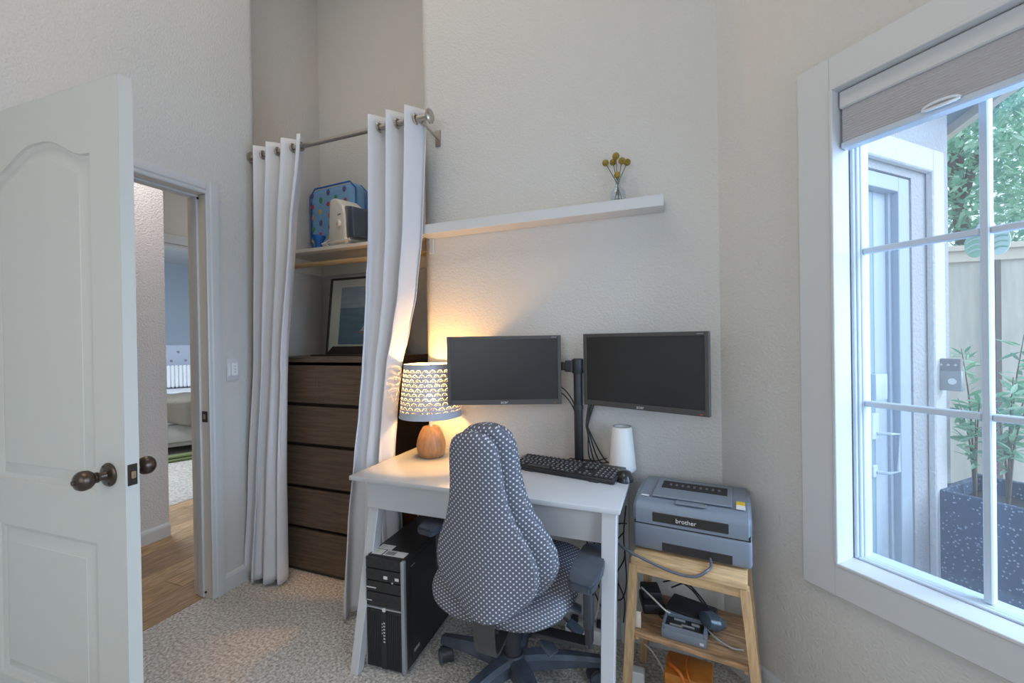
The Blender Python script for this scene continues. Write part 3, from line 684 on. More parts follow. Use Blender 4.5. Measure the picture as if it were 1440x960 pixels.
# ================================================================== DESK
TX0, TX1, TY0, TY1, TZ = -1.233, -.172, 1.355, 1.846, .740
de = thing('desk', 'white desk with splayed legs below the monitors', 'desk', ((TX0+TX1)/2, (TY0+TY1)/2, 0))
MB().box(TX0, TX1, TY0, TY1, TZ-.018, TZ, .0025, 2).build('tabletop', m_desk, de)
AZ0, AZ1 = .606, TZ-.018
MB().box(TX0+.055, TX1-.062, TY0+.040, TY0+.058, AZ0, AZ1, .002).build('drawer_front', m_desk, de)
for x in (TX0+.075, TX1-.095): MB().box(x, x+.018, TY0+.1, TY1-.06, AZ0+.02, AZ1, .001).build('side_rail', m_desk, de)
MB().box(TX0+.095, TX1-.095, TY1-.06, TY1-.04, AZ0+.02, AZ1, .001).build('back_rail', m_desk, de)
MB().box(TX0+.094, TX1-.096, TY0+.060, TY1-.062, AZ0+.012, AZ0+.020).build('drawer_bottom', m_desk, de)
def leg(xc, yt, ybm, zt, dx=0):
    b = MB(); wt, wbm = .024, .018; xb = xc+dx
    b.hexa([(xb-wbm, ybm-wbm, 0), (xb+wbm, ybm-wbm, 0), (xb+wbm, ybm+wbm, 0), (xb-wbm, ybm+wbm, 0)], [(xc-wt, yt-wt, zt), (xc+wt, yt-wt, zt), (xc+wt, yt+wt, zt), (xc-wt, yt+wt, zt)])
    bmesh.ops.bevel(b.bm, geom=b.bm.edges[:], offset=.002, segments=1, affect='EDGES'); b.build('leg', m_desk, de)
leg(-1.152, TY0+.096, 1.312, AZ1, -.020); leg(-.207, TY0+.034, 1.262, AZ1); leg(-1.186, TY1-.05, 1.83, AZ1); leg(-.215, TY1-.05, 1.83, AZ1)

# ------------------------------------------------------------------ table lamp
LX, LY = -1.073, 1.715
la = thing('table_lamp', 'lit table lamp with turned wooden base and pierced grey shade', 'lamp', (LX, LY, TZ))
b = MB(); b.lathe([(0, 0), (.052, 0), (.058, .006), (.067, .035), (.068, .055), (.062, .085), (.050, .115), (.040, .133), (.034, .138), (0, .138)], (LX, LY, TZ), 36); b.build('base', m_lampwood, la, ang=50)
MB().cyl((LX, LY, TZ+.138), (LX, LY, TZ+.200), .008, seg=12).build('neck', m_cable_w, la)
MB().cyl((LX, LY, TZ+.20), (LX, LY, TZ+.245), .016, seg=16).build('socket', m_darkplug, la)
b = MB(); zsb, zst = TZ+.188, TZ+.428
b.lathe([(.142, zsb), (.119, zst)], (LX, LY, 0), 72, uvm=True); shd = b.build('lamp_shade', m_shade, la, ang=60)
MB().tube([Vector((LX+.1425*math.cos(a), LY+.1425*math.sin(a), zsb)) for a in [2*PI*i/48 for i in range(48)]], .002, 6, True).build('rim', mat('shade_rim', (.42, .45, .52), .7), shd)
MB().tube([Vector((LX+.1195*math.cos(a), LY+.1195*math.sin(a), zst)) for a in [2*PI*i/48 for i in range(48)]], .002, 6, True).build('rim', mat('shade_rim_top', (.42, .45, .52), .7), shd)
b = MB()
for a in (0, 2*PI/3, 4*PI/3): b.tube([(LX+.016*math.cos(a), LY+.016*math.sin(a), TZ+.24), (LX+.119*math.cos(a), LY+.119*math.sin(a), zst-.004)], .0018, 6)
b.build('spider', m_nickel, shd)
MB().sphere((LX, LY, TZ+.268), .024, 16, (1, 1, 1.15)).build('bulb', m_bulb, la)
l = bpy.data.lights.new('lamp_bulb_light', 'POINT'); l.energy = 14; l.color = (1, .50, .13); l.shadow_soft_size = .018
lo = bpy.data.objects.new('lamp_bulb_light', l); COL.objects.link(lo); lo.location = (LX, LY, TZ+.345); lo.parent = la; lo.matrix_parent_inverse = la.matrix_basis.inverted()

# ------------------------------------------------------------------ monitors
def monitor(P1, P2, z0, z1, label):
    P1, P2 = Vector((*P1, 0)), Vector((*P2, 0)); a = math.atan2((P2-P1).y, (P2-P1).x); w = (P2-P1).length; h = z1-z0
    t = thing('monitor', label, 'monitor', (P1.x, P1.y, z0), a)
    bz = .015
    for q in ((0, bz, 0, h), (w-bz, w, 0, h), (bz, w-bz, 0, bz+.006), (bz, w-bz, h-bz, h)): MB().box(q[0], q[1], 0, .018, q[2], q[3], .0012).build('bezel', m_bezel, t, local=True)
    MB().box(bz-.001, w-bz+.001, .003, .012, bz, h-bz+.001).build('screen', m_screen, t, local=True)
    b = MB(); b.box(.004, w-.004, .016, .030, .004, h-.004, .005); b.box(w*.2, w*.8, .028, .046, h*.18, h*.82, .01); b.build('back_cover', m_black, t, local=True)
    text('logo', 'acer', .018, m_logo, t, Matrix.Translation((w/2, -.0005, .0105)) @ Matrix.Rotation(PI/2, 4, 'X'))
    MB().box(w-.032, w-.024, -.0008, .001, .005, .009).build('power_light', m_red, t, local=True)
    MB().box(w-.040, w-.018, -.0006, .001, h-.0095, h-.0065).build('model_print', m_greyprint, t, local=True)
    return a
ML1, ML2 = (-.925, 1.615), (-.463, 1.780); MR1, MR2 = (-.368, 1.785), (.102, 1.600)
monitor(ML1, ML2, .996, 1.291, 'flat black monitor beside the table lamp, on the twin arm')
monitor(MR1, MR2, .998, 1.294, 'flat black monitor above the printer and white vase, on the twin arm')
# monitor arm
AX, AY = -.395, 1.797
ma = thing('monitor_stand', 'black twin monitor stand with upright pole clamped to desk', 'monitor stand', (AX, AY, TZ))
MB().box(AX-.055, AX+.055, AY-.026, TY1-.002, TZ, TZ+.010, .002).build('base_plate', m_black, ma)
MB().cyl((AX, AY, TZ+.01), (AX, AY, 1.190), .0185, seg=24, bev=.002).build('pole', m_black, ma)
MB().cyl((AX, AY, .975), (AX, AY, .990), .021, seg=24).build('collar', m_blacksoft, ma)
c_ = MB().cyl((AX, AY, 1.128), (AX, AY, 1.188), .024, seg=24, bev=.002).build('arm_collar', m_black, ma)
cL = Vector(((ML1[0]+ML2[0])/2, (ML1[1]+ML2[1])/2, 1.155)); cR = Vector(((MR1[0]+MR2[0])/2, (MR1[1]+MR2[1])/2, 1.155))
nL = Vector((-(ML2[1]-ML1[1]), ML2[0]-ML1[0], 0)).normalized(); nR = Vector((-(MR2[1]-MR1[1]), MR2[0]-MR1[0], 0)).normalized()
def bar(p, q, w, h):
    d = Vector(q)-Vector(p); M = Matrix.Translation(p) @ d.to_track_quat('X', 'Z').to_matrix().to_4x4(); return MB().box(0, d.length, -w/2, w/2, -h/2, h/2, .003, M=M)
el = Vector((-.60, 1.822, 1.155)); er = Vector((-.24, 1.820, 1.155))
bar((AX, AY, 1.158), el, .022, .034).build('arm', mat('arm_bronze_black', (.05, .035, .025), .45), ma); bar((AX, AY, 1.158), er, .022, .034).build('arm', m_black, ma)
bar((AX-.016, AY-.006, 1.158), (AX-.05, AY+.0, 1.158), .034, .048).build('clamp', m_black, ma)
bar(el, cL+nL*.075, .020, .030).build('arm', m_black, ma); bar(er, cR+nR*.075, .020, .030).build('arm', m_black, ma)
for c, n_ in ((cL, nL), (cR, nR)):
    bar(c+n_*.046, c+n_*.056, .09, .09).build('mount_plate', m_black, ma); MB().cyl(c+n_*.056, c+n_*.078, .016, seg=14).build('tilt_joint', m_black, ma)
# cables at the pole
def cable(label, pts, r, mt, name='cable', group=None, n=40):
    b = MB(); b.tube(curve_pts(pts, n), r, 6); o = b.build(name, mt); return tag(o, label, 'cable', group)
cable('pair of thin black monitor cables, the upper one, running to the pole', [(-.52, 1.815, 1.085), (-.46, 1.80, 1.06), (AX-.022, AY-.008, 1.01), (AX-.012, AY+.022, .95)], .003, m_black)
cable('pair of thin black monitor cables, the lower one, running to the pole', [(-.53, 1.815, 1.065), (-.46, 1.80, 1.035), (AX-.020, AY-.014, .985), (AX-.010, AY+.024, .92)], .003, m_black)
for i, (x0, x1, x2) in enumerate(((-.352, -.362, -.335), (-.335, -.356, -.315), (-.325, -.352, -.285), (-.342, -.360, -.350))):
    cable('thin black cable tied beside the monitor pole, hanging to desk', [(x0, 1.825, 1.02), (x1, 1.80, .92), (x1+.004, 1.80, .88), (x2, 1.812, TZ+.02), (x2+.03+.012*i, 1.815+.006*i, TZ+.004+.0065*i)], .003, m_black, group='cables beside the monitor pole')
# ------------------------------------------------------------------ keyboard
kb = thing('keyboard', 'slim black computer keyboard on the white desk', 'keyboard', (-.655, 1.652, TZ), math.radians(-10.5))
KW, KD = .445, .150
tiltK = Matrix.Rotation(math.radians(4), 4, 'X')
b = MB(); b.box(0, KW, 0, KD, .006, .018, .004, 2, M=tiltK); b.box(.0, KW, .0, .012, .002, .012, .003); b.build('body', m_black, kb, local=True)
for x in (.07, KW-.10): MB().box(x, x+.04, .0-.004, .010, .0, .008, .002).build('foot', m_black, kb, local=True)
for x in (.04, KW-.07): MB().box(x, x+.03, KD-.035, KD-.01, 0, .014, .002).build('foot', m_black, kb, local=True)
km = MB().box(-.0075, .0075, -.0072, .0072, 0, .006, .0016).mesh('key', m_key)
kp = MB().box(-.0038, .0022, .0005, .0042, .006, .0062).mesh('key_print', m_keyprint)
wide = MB().box(-.048, .048, -.0072, .0072, 0, .006, .0016).mesh('space_key', m_key)
def key(x, y, me=km, pr=True):
    o = place('key', me, kb, True); o.matrix_basis = tiltK @ Matrix.Translation((x, y, .0175))
    if pr: q = place('key_print', kp, o, True)
for rI in range(6):
    y = .016+rI*.0215+(.004 if rI == 5 else 0)
    for cI in range(14):
        x = .016+cI*.0198+(rI % 2)*.004
        if rI == 0 and 3 <= cI <= 8: continue
        key(x, y)
    for cI in range(3):
        if rI in (2,): continue
        if rI == 1 and cI != 1: continue
        key(.306+cI*.0195, y)
    for cI in range(4):
        if rI == 5: continue
        key(.372+cI*.0190, y)
key(.016+5.5*.0198, .016, wide, False)
# mouse
mo = thing('computer_mouse', 'glossy black computer mouse beside the keyboard', 'mouse', (-.192, 1.655, TZ), math.radians(12))
def mouse_pt(u, v):
    a = 2*PI*u; el_ = v*PI/2; c = math.cos(el_)**.7
    return (.034*math.cos(a)*c, .056*math.sin(a)*c, .037*math.sin(el_)*(1-.12*math.sin(a)))
b = MB(); b.grid(mouse_pt, 28, 10, closed_u=True); b.build('shell', mat('mouse_gloss', (.03, .03, .035), .18), mo, local=True, ang=80)
MB().cyl((-.004, .03, .026), (.004, .03, .026), .008, seg=14).build('scroll_wheel', m_cablegrey, mo, local=True)
MB().box(-.027, -.006, -.02, .04, .010, .0125, .001).build('side_button', m_bronze, mo, local=True)
# white vase
vx, vyy = -.212, 1.775
wv = thing('white_vase', 'white tapered ceramic vase on desk beside the mouse', 'vase', (vx, vyy, TZ))
b = MB(); b.lathe([(0, 0), (.050, 0), (.054, .006), (.053, .02), (.040, .165), (.037, .175), (.033, .1755), (.032, .170), (.044, .03), (0, .02)], (vx, vyy, TZ), 40); b.build('body', m_ceramic, wv, ang=50)
b = MB(); b.tube([Vector((vx+.0345*math.cos(a), vyy+.0345*math.sin(a), TZ+.1755)) for a in [2*PI*i/32 for i in range(32)]], .002, 6, True); b.build('rim', m_greyprint, wv)

# ================================================================== CHAIR
HX, HY = -.568, 1.435
ch = thing('office_chair', 'grey dotted fabric swivel chair pushed up to the desk', 'chair', (HX, HY, 0))
OUT = [(0, 0.), (.015, .062), (.04, .098), (.07, .130), (.10, .150), (.14, .160), (.183, .158), (.225, .145), (.265, .127), (.31, .106), (.368, .090), (.42, .083), (.468, .080), (.51, .076), (.54, .066), (.558, .048), (.566, .028), (.57, 0.)]
def back_pad(zb, h, yc, lean, th, ws_, xc, ridge, front):
    nu, nv = 72, 64
    def hw(v): return max(.0005, interp(OUT, v*.57)[0]*ws_)
    def pt(u, v):
        v2 = .5-.5*math.cos(PI*v); z = zb+h*v2; w = hw(v2); a = 2*PI*u
        ca, sa = math.cos(a), math.sin(a); ex = .62
        x = w*math.copysign(abs(ca)**ex, ca); e2 = min(1, (w/.07))
        t = th*math.copysign(abs(sa)**.75, sa)*(.35+.65*e2)*(1-.35*(abs(x)/max(w, 1e-4))**3)
        y = yc+lean*(v2-.35)+t
        low = max(0, 1-v2*1.5)
        y += ridge*low*math.cos(2.9*PI*x/.33)*(1 if sa < 0 else .4)
        y += .05*(x/.18)**2*(.55)*(1-.4*v2)              # wraps forward at the sides
        return (xc+x+.022*(1-v2), y, z)
    def uvf(u, v):
        v2 = .5-.5*math.cos(PI*v); p = pt(u, v); return (p[0]+(p[1] if abs(math.sin(2*PI*u)) < .35 else 0)*.6, zb+h*v2)
    b = MB(); b.grid(pt, nu, nv, uvf, closed_u=True); return b
back_pad(.452, .563, 1.120, -.035, .026, 1.03, -.552, -.012, False).build('back_shell', m_dots, ch, ang=180)
back_pad(.455, .568, 1.205, -.035, .045, 1.20, -.545, -.006, True).build('back_cushion', m_dots, ch, ang=180)
# seat
def seat_pt(u, v):
    a = 2*PI*u; ca, sa = math.cos(a), math.sin(a); ex = .62
    el_ = lerp(-PI/2, PI/2, v); c = max(0, math.cos(el_))**.55
    return (-.560+.250*math.copysign(abs(ca)**ex, ca)*c, 1.425+.262*math.copysign(abs(sa)**ex, sa)*c, .430+.058*math.copysign(abs(math.sin(el_))**.8, math.sin(el_))+.02*(ca*c)**2)
def seat_uv(u, v):
    p = seat_pt(u, v); return (p[0]*.8+p[1]*.35, p[2]*1.35+p[1]*.9)
b = MB(); b.grid(seat_pt, 80, 30, seat_uv, closed_u=True); b.build('seat', m_dots, ch, ang=180)
MB().box(-.70, -.42, 1.26, 1.60, .360, .384, .008).build('seat_pan', m_black, ch)
# back bar, mechanism, post
b = MB(); b.tube(curve_pts([(-.535, 1.145, .60), (-.537, 1.138, .48), (-.540, 1.150, .36), (-.548, 1.20, .325), (-.555, 1.32, .335)], 26), .004, 4); 
o = bpy.data.objects
bar_pts = curve_pts([(-.535, 1.150, .60), (-.537, 1.128, .48), (-.540, 1.140, .36), (-.548, 1.20, .322), (-.555, 1.34, .335)], 26)
b.bm.free(); b = MB(); prev = None
for i, p in enumerate(bar_pts):
    t = (bar_pts[min(i+1, 25)]-bar_pts[max(i-1, 0)]).normalized(); n_ = Vector((1, 0, 0)).cross(t).normalized()*.004
    rg = [b.bm.verts.new(p+Vector((sx*.033, 0, 0))+n_*sy) for sx, sy in ((-1, -1), (1, -1), (1, 1), (-1, 1))]
    if prev:
        for k_ in range(4): b.bm.faces.new((prev[k_], prev[(k_+1) % 4], rg[(k_+1) % 4], rg[k_]))
    else: b.bm.faces.new(rg)
    prev = rg
b.bm.faces.new(prev[::-1]); b.build('back_bar', mat('back_bar_steel', (.045, .042, .040), .4), ch, ang=40)
MB().box(HX-.07, HX+.07, HY-.15, HY+.12, .315, .362, .01, 2).build('mechanism', m_black, ch)
MB().cyl((HX-.02, HY-.165, .325), (HX+.02, HY-.165, .325), .016, seg=16).build('tension_knob', m_blacksoft, ch)
MB().cyl((HX, HY, .13), (HX, HY, .23), .030, seg=24).build('post_sleeve', m_blacksoft, ch)
MB().cyl((HX, HY, .2), (HX, HY, .32), .0165, seg=20).build('gas_post', m_black, ch)
for i, (dx, dy, a) in enumerate(((.16, -.12, -.5), (.22, -.01, -.2), (.19, .10, .2))):
    b = MB(); e_ = Vector((HX+dx, HY+dy, .300)); b.tube([(HX+.05, HY+dy*.6, .335), (HX+dx-.03, HY+dy*.95, .318), e_], .005, 6)
    lv = b.build('lever', m_black, ch); M = Matrix.Translation(e_) @ RZ(a) @ Matrix.Rotation(.45, 4, 'Y')
    MB().box(-.012, .045, -.021, .021, -.007, .004, .004, 2, M=M).build('paddle', m_blue_black, lv)
# five star base
MB().lathe([(0, .085), (.048, .085), (.055, .10), (.050, .13), (.036, .145), (0, .145)], (HX, HY, 0), 28).build('hub', m_blacksoft, ch)
A0 = math.atan2(1.490-HY, -.905-HX)
for i in range(5):
    a = A0+i*2*PI/5; d = Vector((math.cos(a), math.sin(a), 0)); n_ = Vector((-d.y, d.x, 0)); c = Vector((HX, HY, 0)); rings = []
    b = MB(); prev = None
    for r_, w_, zt, zb in ((.03, .033, .140, .090), (.10, .031, .138, .088), (.20, .026, .124, .084), (.29, .021, .106, .074), (.325, .019, .098, .070)):
        P = [c+d*r_+n_*sx*w_*k_+Vector((0, 0, z)) for sx, k_, z in ((-1, 1, zb), (1, 1, zb), (1, 1, zt-.012), (1, .55, zt), (-1, .55, zt), (-1, 1, zt-.012))]
        rg = [b.bm.verts.new(p) for p in P]
        if prev:
            for k_ in range(6): b.bm.faces.new((prev[k_], prev[(k_+1) % 6], rg[(k_+1) % 6], rg[k_]))
        else: b.bm.faces.new(rg[::-1])
        prev = rg
    b.bm.faces.new(prev); lg = b.build('leg', m_blue_black, ch, ang=25)
    e_ = c+d*.318; sw_ = a+(.9, 2.1, .4, 1.7, 2.6)[i]; ax = Vector((math.cos(sw_), math.sin(sw_), 0)); off = Vector((-ax.y, ax.x, 0))*.016
    b = MB(); b.cyl(e_+Vector((0, 0, .05)), e_+Vector((0, 0, .085)), .008, seg=10)
    hd = Matrix.Translation(e_+off+Vector((0, 0, .030))) @ RZ(sw_)
    b.box(-.006, .006, -.02, .02, 0, .028, .004, M=hd); b.cyl(e_+off-ax*.019+Vector((0, 0, .034)), e_+off+ax*.019+Vector((0, 0, .034)), .028, seg=20)
    cs_ = b.build('caster', m_blacksoft, ch)
    for sg in (-1, 1):
        MB().cyl(e_+off+ax*sg*.011+Vector((0, 0, .0275)), e_+off+ax*sg*.027+Vector((0, 0, .0275)), .0272, seg=24, bev=.004).build('wheel', m_blue_black, cs_)
# armrests
for sgn, xa, ya in ((1, -.262, 1.295), (-1, -.872, 1.455)):
    b = MB()
    P = [(-.030, -.115), (.030, -.125), (.040, -.105), (.046, .0), (.040, .12), (.025, .14), (-.025, .14), (-.040, .12), (-.046, .0), (-.042, -.10)]
    b.prism([(xa+x, ya+y, .560) for x, y in P], (0, 0, .026)); bmesh.ops.bevel(b.bm, geom=b.bm.edges[:], offset=.006, segments=2, affect='EDGES'); pad = b.build('arm_pad', m_blue_black, ch, ang=50)
    MB().box(xa-.013, xa+.013, ya-.025, ya+.03, .395, .562, .006, 2).build('arm_post', m_blacksoft, ch)
    MB().box(xa-.010, xa+.010, ya-.02, ya+.025, .335, .40, .003).build('arm_slide', m_black, ch)
    x0_, x1_ = sorted((xa, -.56+sgn*.13)); MB().box(x0_, x1_, ya-.023, ya+.027, .332, .347, .003).build('arm_bracket', m_black, ch)
    MB().cyl((xa+sgn*.013, ya+.002, .50), (xa+sgn*.018, ya+.002, .50), .009, seg=14).build('arm_button', m_black, ch)

# ================================================================== COMPUTER TOWER
tw = thing('computer_tower', 'black and silver desktop computer tower on the carpet under desk', 'computer', (-1.061, 1.348, 0), math.radians(3))
w_, d_, h_ = .086, .42, .44
MB().box(-w_, w_, .012, d_, .012, h_, .003).build('case', m_towerblack, tw, local=True)
for x in (-.07, .05): MB().box(x, x+.02, .02, d_-.02, 0, .013, .002).build('foot', m_black, tw, local=True)
MB().box(-w_, w_-.016, 0, .012, .012, .236, .002).build('lower_front', m_towerfront, tw, local=True)
for i in range(18):
    x = -w_+.008+i*.0085
    if x > w_-.022: break
    if -.018 < x < .004: continue
    MB().box(x, x+.0035, -.0025, .001, .02, .228, .0008).build('grille_rib', m_towerblack, tw, local=True)
cp = MB().box(-.017, .007, -.005, .001, .014, .232, .002).build('centre_strip', m_towerblack, tw, local=True)
for k_ in range(7): MB().box(-.006, .001, -.0056, -.0048, .118+k_*.012, .123+k_*.012).build('led_slot', m_logo, cp, local=True)
for k_ in range(4): MB().box(-.0135, -.0095, -.0056, -.0048, .150+k_*.012, .154+k_*.012).build('led_slot', m_logo, cp, local=True)
MB().box(-w_, w_-.016, -.001, .012, .240, .246, .001).build('silver_band', m_silver, tw, local=True)
MB().cyl((-.003, -.001, .243), (-.003, -.006, .243), .008, seg=18).build('badge', m_logo, tw, local=True)
for z0, z1 in ((.250, .302), (.306, .345), (.349, .392), (.396, .436)): MB().box(-w_, w_-.016, 0, .012, z0, z1, .0015).build('bay_cover', m_towerfront, tw, local=True)
MB().box(-.005, .012, -.001, .001, .360, .372).build('port', m_paper, tw, local=True); MB().box(.045, .062, -.001, .001, .360, .371).build('port', m_paper, tw, local=True)
MB().box(.03, .036, -.001, .001, .347, .352).build('port', m_logo, tw, local=True)
MB().box(-w_+.003, -.04, -.001, .001, .318, .322).build('print_line', m_logo, tw, local=True); MB().box(-w_+.003, -.06, -.001, .001, .268, .271).build('print_line', m_logo, tw, local=True)
MB().box(w_-.015, w_+.001, -.004, .014, .010, h_-.002, .004, 2).build('silver_edge', m_silver, tw, local=True)
MB().box(-w_-.003, -w_+.001, -.001, .012, .010, h_-.002, .001).build('silver_edge', m_silver, tw, local=True)
MB().box(w_-.0005, w_+.002, .05, d_-.02, .03, h_-.02, .001).build('side_panel', m_towerblack, tw, local=True)
MB().box(w_+.001, w_+.003, .045, .075, .398, .402).build('panel_latch', m_greyprint, tw, local=True); MB().box(w_+.001, w_+.003, .06, .10, .055, .068, .001).build('side_badge', m_silver, tw, local=True)
for x0_, x1_, y0_, y1_ in ((-.075, -.012, .065, .10), (-.075, -.03, .022, .06), (-.024, .070, .022, .062)):
    st = MB().box(x0_, x1_, y0_, y1_, h_, h_+.0006).build('sticker', m_paper, tw, local=True)
    MB().box(x0_+.006, (x0_+x1_)/2, y0_+.006, y1_-.008, h_+.0006, h_+.0009).build('sticker_print', m_greyprint if x0_ > -.03 else m_logo, st, local=True)

# ================================================================== PRINTER STAND
ST = .548
SDO, SDR = (.016, 1.432, 0), math.radians(-8)
sd = thing('printer_stand', 'small bamboo stand with splayed legs carrying the printer', 'stand', SDO, SDR)
SDM = Matrix.Translation(SDO) @ RZ(SDR)
def sdp(x, y, z): return tuple(SDM @ Vector((x, y, z)))
MB().box(-.170, .170, .0, .290, ST-.022, ST, .003, 2).build('top_board', m_bamboo, sd, local=True)
MB().box(-.152, .152, .006, .026, ST-.050, ST-.022, .002).build('front_rail', m_bamboo, sd, local=True); MB().box(-.152, .152, .262, .282, ST-.050, ST-.022, .002).build('back_rail', m_bamboo, sd, local=True)
for x, xb, y, yb in ((-.162, -.196, .016, .006), (.162, .214, .016, .006), (-.162, -.196, .274, .296), (.162, .200, .274, .290)):
    a, c = .0125, .016
    MB().hexa([(xb-a, yb-c, 0), (xb+a, yb-c, 0), (xb+a, yb+c, 0), (xb-a, yb+c, 0)], [(x-a, y-c, ST-.022), (x+a, y-c, ST-.022), (x+a, y+c, ST-.022), (x-a, y+c, ST-.022)]).build('leg', m_bamboo_v, sd, local=True, smooth=False)
SZ = .292
for i in range(4):
    y0_ = .016+i*.066; MB().box(-.166, .170, y0_, y0_+.062, SZ-.016, SZ, .002).build('shelf_slat', m_acacia, sd, local=True)
for x in (-.166, .158): MB().box(x, x+.012, .03, .27, SZ-.034, SZ-.016, .001).build('shelf_rail', m_bamboo, sd, local=True)
# printer
pn = thing('laser_printer', 'dark slate laser printer on the bamboo stand', 'printer', (.030, 1.500, ST), math.radians(-6.5))
pw_, pd_, ph_ = .180, .285, .178
MB().box(-pw_, pw_, .0, pd_, .005, .094, .012, 3).build('lower_body', m_printer, pn, local=True, ang=50)
b = MB(); b.prism([(-pw_, y, z) for y, z in ((.000, .096), (.0, .140), (.006, .156), (.03, .166), (.10, .172), (pd_-.03, .178), (pd_, .168), (pd_, .096))], (2*pw_, 0, 0)); bmesh.ops.bevel(b.bm, geom=[e for e in b.bm.edges if abs((e.verts[0].co-e.verts[1].co).x) < .01], offset=.010, segments=3, affect='EDGES')
b.build('upper_body', m_printer, pn, local=True, ang=50)
MB().box(-pw_+.004, pw_-.004, .004, pd_-.004, .090, .098).build('seam', m_black, pn, local=True)
fp = MB().box(-.115, .115, -.002, .004, .106, .138, .0015).build('front_window', m_glassdark, pn, local=True)
text('brand_print', 'brother', .020, m_paper, fp, Matrix.Translation((-.010, -.0025, .120)) @ Matrix.Rotation(PI/2, 4, 'X'))
b = MB(); b.prism([(.085, -.003, .128), (.108, -.003, .128), (.108, -.003, .108), (.104, -.003, .108), (.100, -.003, .123), (.085, -.003, .124)], (0, .002, 0)); b.build('light_tube', m_black, fp, local=True)
tp = MB().box(-.125, .125, .055, .235, .170, .1765, .002).build('output_tray', m_printer2, pn, local=True)
tp.matrix_basis = Matrix.Rotation(math.radians(1.2), 4, 'X')
sl = MB().box(-.105, .110, .140, .212, .176, .1785, .001).build('paper_slot', m_darkplug, tp, local=True)
for i in range(9): MB().box(-.080+i*.020, -.072+i*.020, .165, .185, .1780, .1795).build('roller', m_cablegrey, sl, local=True)
MB().box(-.045, .05, .02, .052, .168, .171, .001).build('tray_flap', m_printer2, pn, local=True)
MB().cyl((.045, .045, .170), (.045, .045, .1725), .004, seg=12).build('status_light', m_green, pn, local=True)
b = MB().box(.137, .163, .075, .105, .1735, .1775).build('label_yellow', m_yellowbox, pn, local=True)
MB().box(.137, .163, .045, .075, .1725, .1760).build('label_white', m_paper, pn, local=True)
for i in range(3): MB().cyl((.175-.002*i, .06+.03*i, .174), (.175-.002*i, .06+.03*i, .175), .003, seg=8).build('status_dot', m_greyprint, pn, local=True)
MB().box(-.160, -.135, .05, .06, .1705, .1725).build('button', m_clear, pn, local=True)
MB().box(-.085, .125, -.001, .02, .011, .040, .001).build('paper_recess', m_black, pn, local=True)
for x in (-.16, .13): MB().box(x, x+.03, .03, .25, 0, .013, .002).build('foot', m_black, pn, local=True)
cable('thick grey cable drooping across the front of printer stand', [sdp(*q) for q in ((-.25, .06, .575), (-.19, .0, .572), (-.12, -.012, .556), (-.03, -.014, .537), (.03, -.012, .540), (.062, .008, .5565), (.070, .040, .5575), (.066, .070, .566))], .0045, m_cablegrey, 'usb_cable', n=50)
# devices on the stand's shelf
ad = thing('power_adapter', 'black power adapter brick with cord on the stand shelf', 'adapter', (-.10, 1.63, SZ), .25)
MB().box(-.035, .04, -.05, .05, 0, .036, .006, 2).build('brick', m_black, ad, local=True); MB().box(-.03, .035, -.02, .055, .036, .062, .006, 2).build('plug_block', m_black, ad, local=True)
b = MB(); b.tube(curve_pts([(0, -.05, .02), (.03, -.09, .012), (.08, -.07, .010), (.11, -.02, .03)], 20), .003, 6); b.build('cord', m_black, ad, local=True)
bx_ = thing('network_box', 'black network box with grey front behind the label dock', 'electronic box', (.035, 1.60, SZ), math.radians(-18))
MB().box(-.075, .075, -.05, .05, .0, .045, .006, 2).build('body', m_black, bx_, local=True); MB().box(-.066, .066, -.053, -.048, .008, .036, .001).build('front_plate', m_printer, bx_, local=True)
MB().cyl((.045, -.053, .015), (.045, -.055, .015), .004, seg=10).build('light', m_logo, bx_, local=True)
dk = thing('charging_dock', 'open slate charging dock with metal contacts on the stand shelf', 'dock', (.012, 1.500, SZ), math.radians(-7))
MB().box(-.068, .068, -.035, .045, 0, .030, .004, 2).build('body', m_printer2, dk, local=True)
MB().box(-.060, .060, -.022, .040, .030, .034, .001).build('tray_floor', m_black, dk, local=True)
for x0_, x1_, y0_, y1_ in ((-.066, -.058, -.03, .042), (.058, .066, -.03, .042), (-.058, .058, .034, .042), (-.058, .058, -.034, -.028)): MB().box(x0_, x1_, y0_, y1_, .028, .044, .001).build('rim', m_printer2, dk, local=True)
for x0_, x1_, y0_, y1_ in ((-.045, -.005, -.015, -.008), (-.01, .03, -.005, .0), (.02, .045, .012, .02), (-.035, .0, .018, .024)): MB().box(x0_, x1_, y0_, y1_, .034, .040, .001).build('contact', m_silver, dk, local=True)
MB().box(.048, .060, -.0365, -.0345, .010, .018).build('printed_mark', m_logo, dk, local=True)
cable('black cable arching over the network box on the stand shelf', [(-.03, 1.69, SZ+.05), (.02, 1.67, SZ+.085), (.06, 1.64, SZ+.07), (.10, 1.60, SZ+.04), (.14, 1.60, SZ+.006)], .003, m_black)
cable('black cable looped at the back of stand shelf', [(-.06, 1.70, SZ+.06), (-.01, 1.70, SZ+.075), (.04, 1.69, SZ+.055), (.075, 1.66, SZ+.03), (.10, 1.67, SZ+.006)], .003, m_black)
cable('pale cable with connector crossing the black power adapter', [(-.13, 1.60, SZ+.08), (-.09, 1.565, SZ+.07), (-.05, 1.535, SZ+.055), (-.03, 1.545, SZ+.04)], .003, m_cable_w)
cable('grey cable trailing off the stand shelf beside the dock', [(.075, 1.525, SZ+.03), (.11, 1.505, SZ+.012), (.15, 1.485, SZ+.006), (.180, 1.478, SZ+.012)], .003, m_silver)
fb = MB(); fb.lathe([(.003, 0), (.028, .012), (.048, .05), (.038, .085), (.0, .100)], (0, 0, 0), 18)
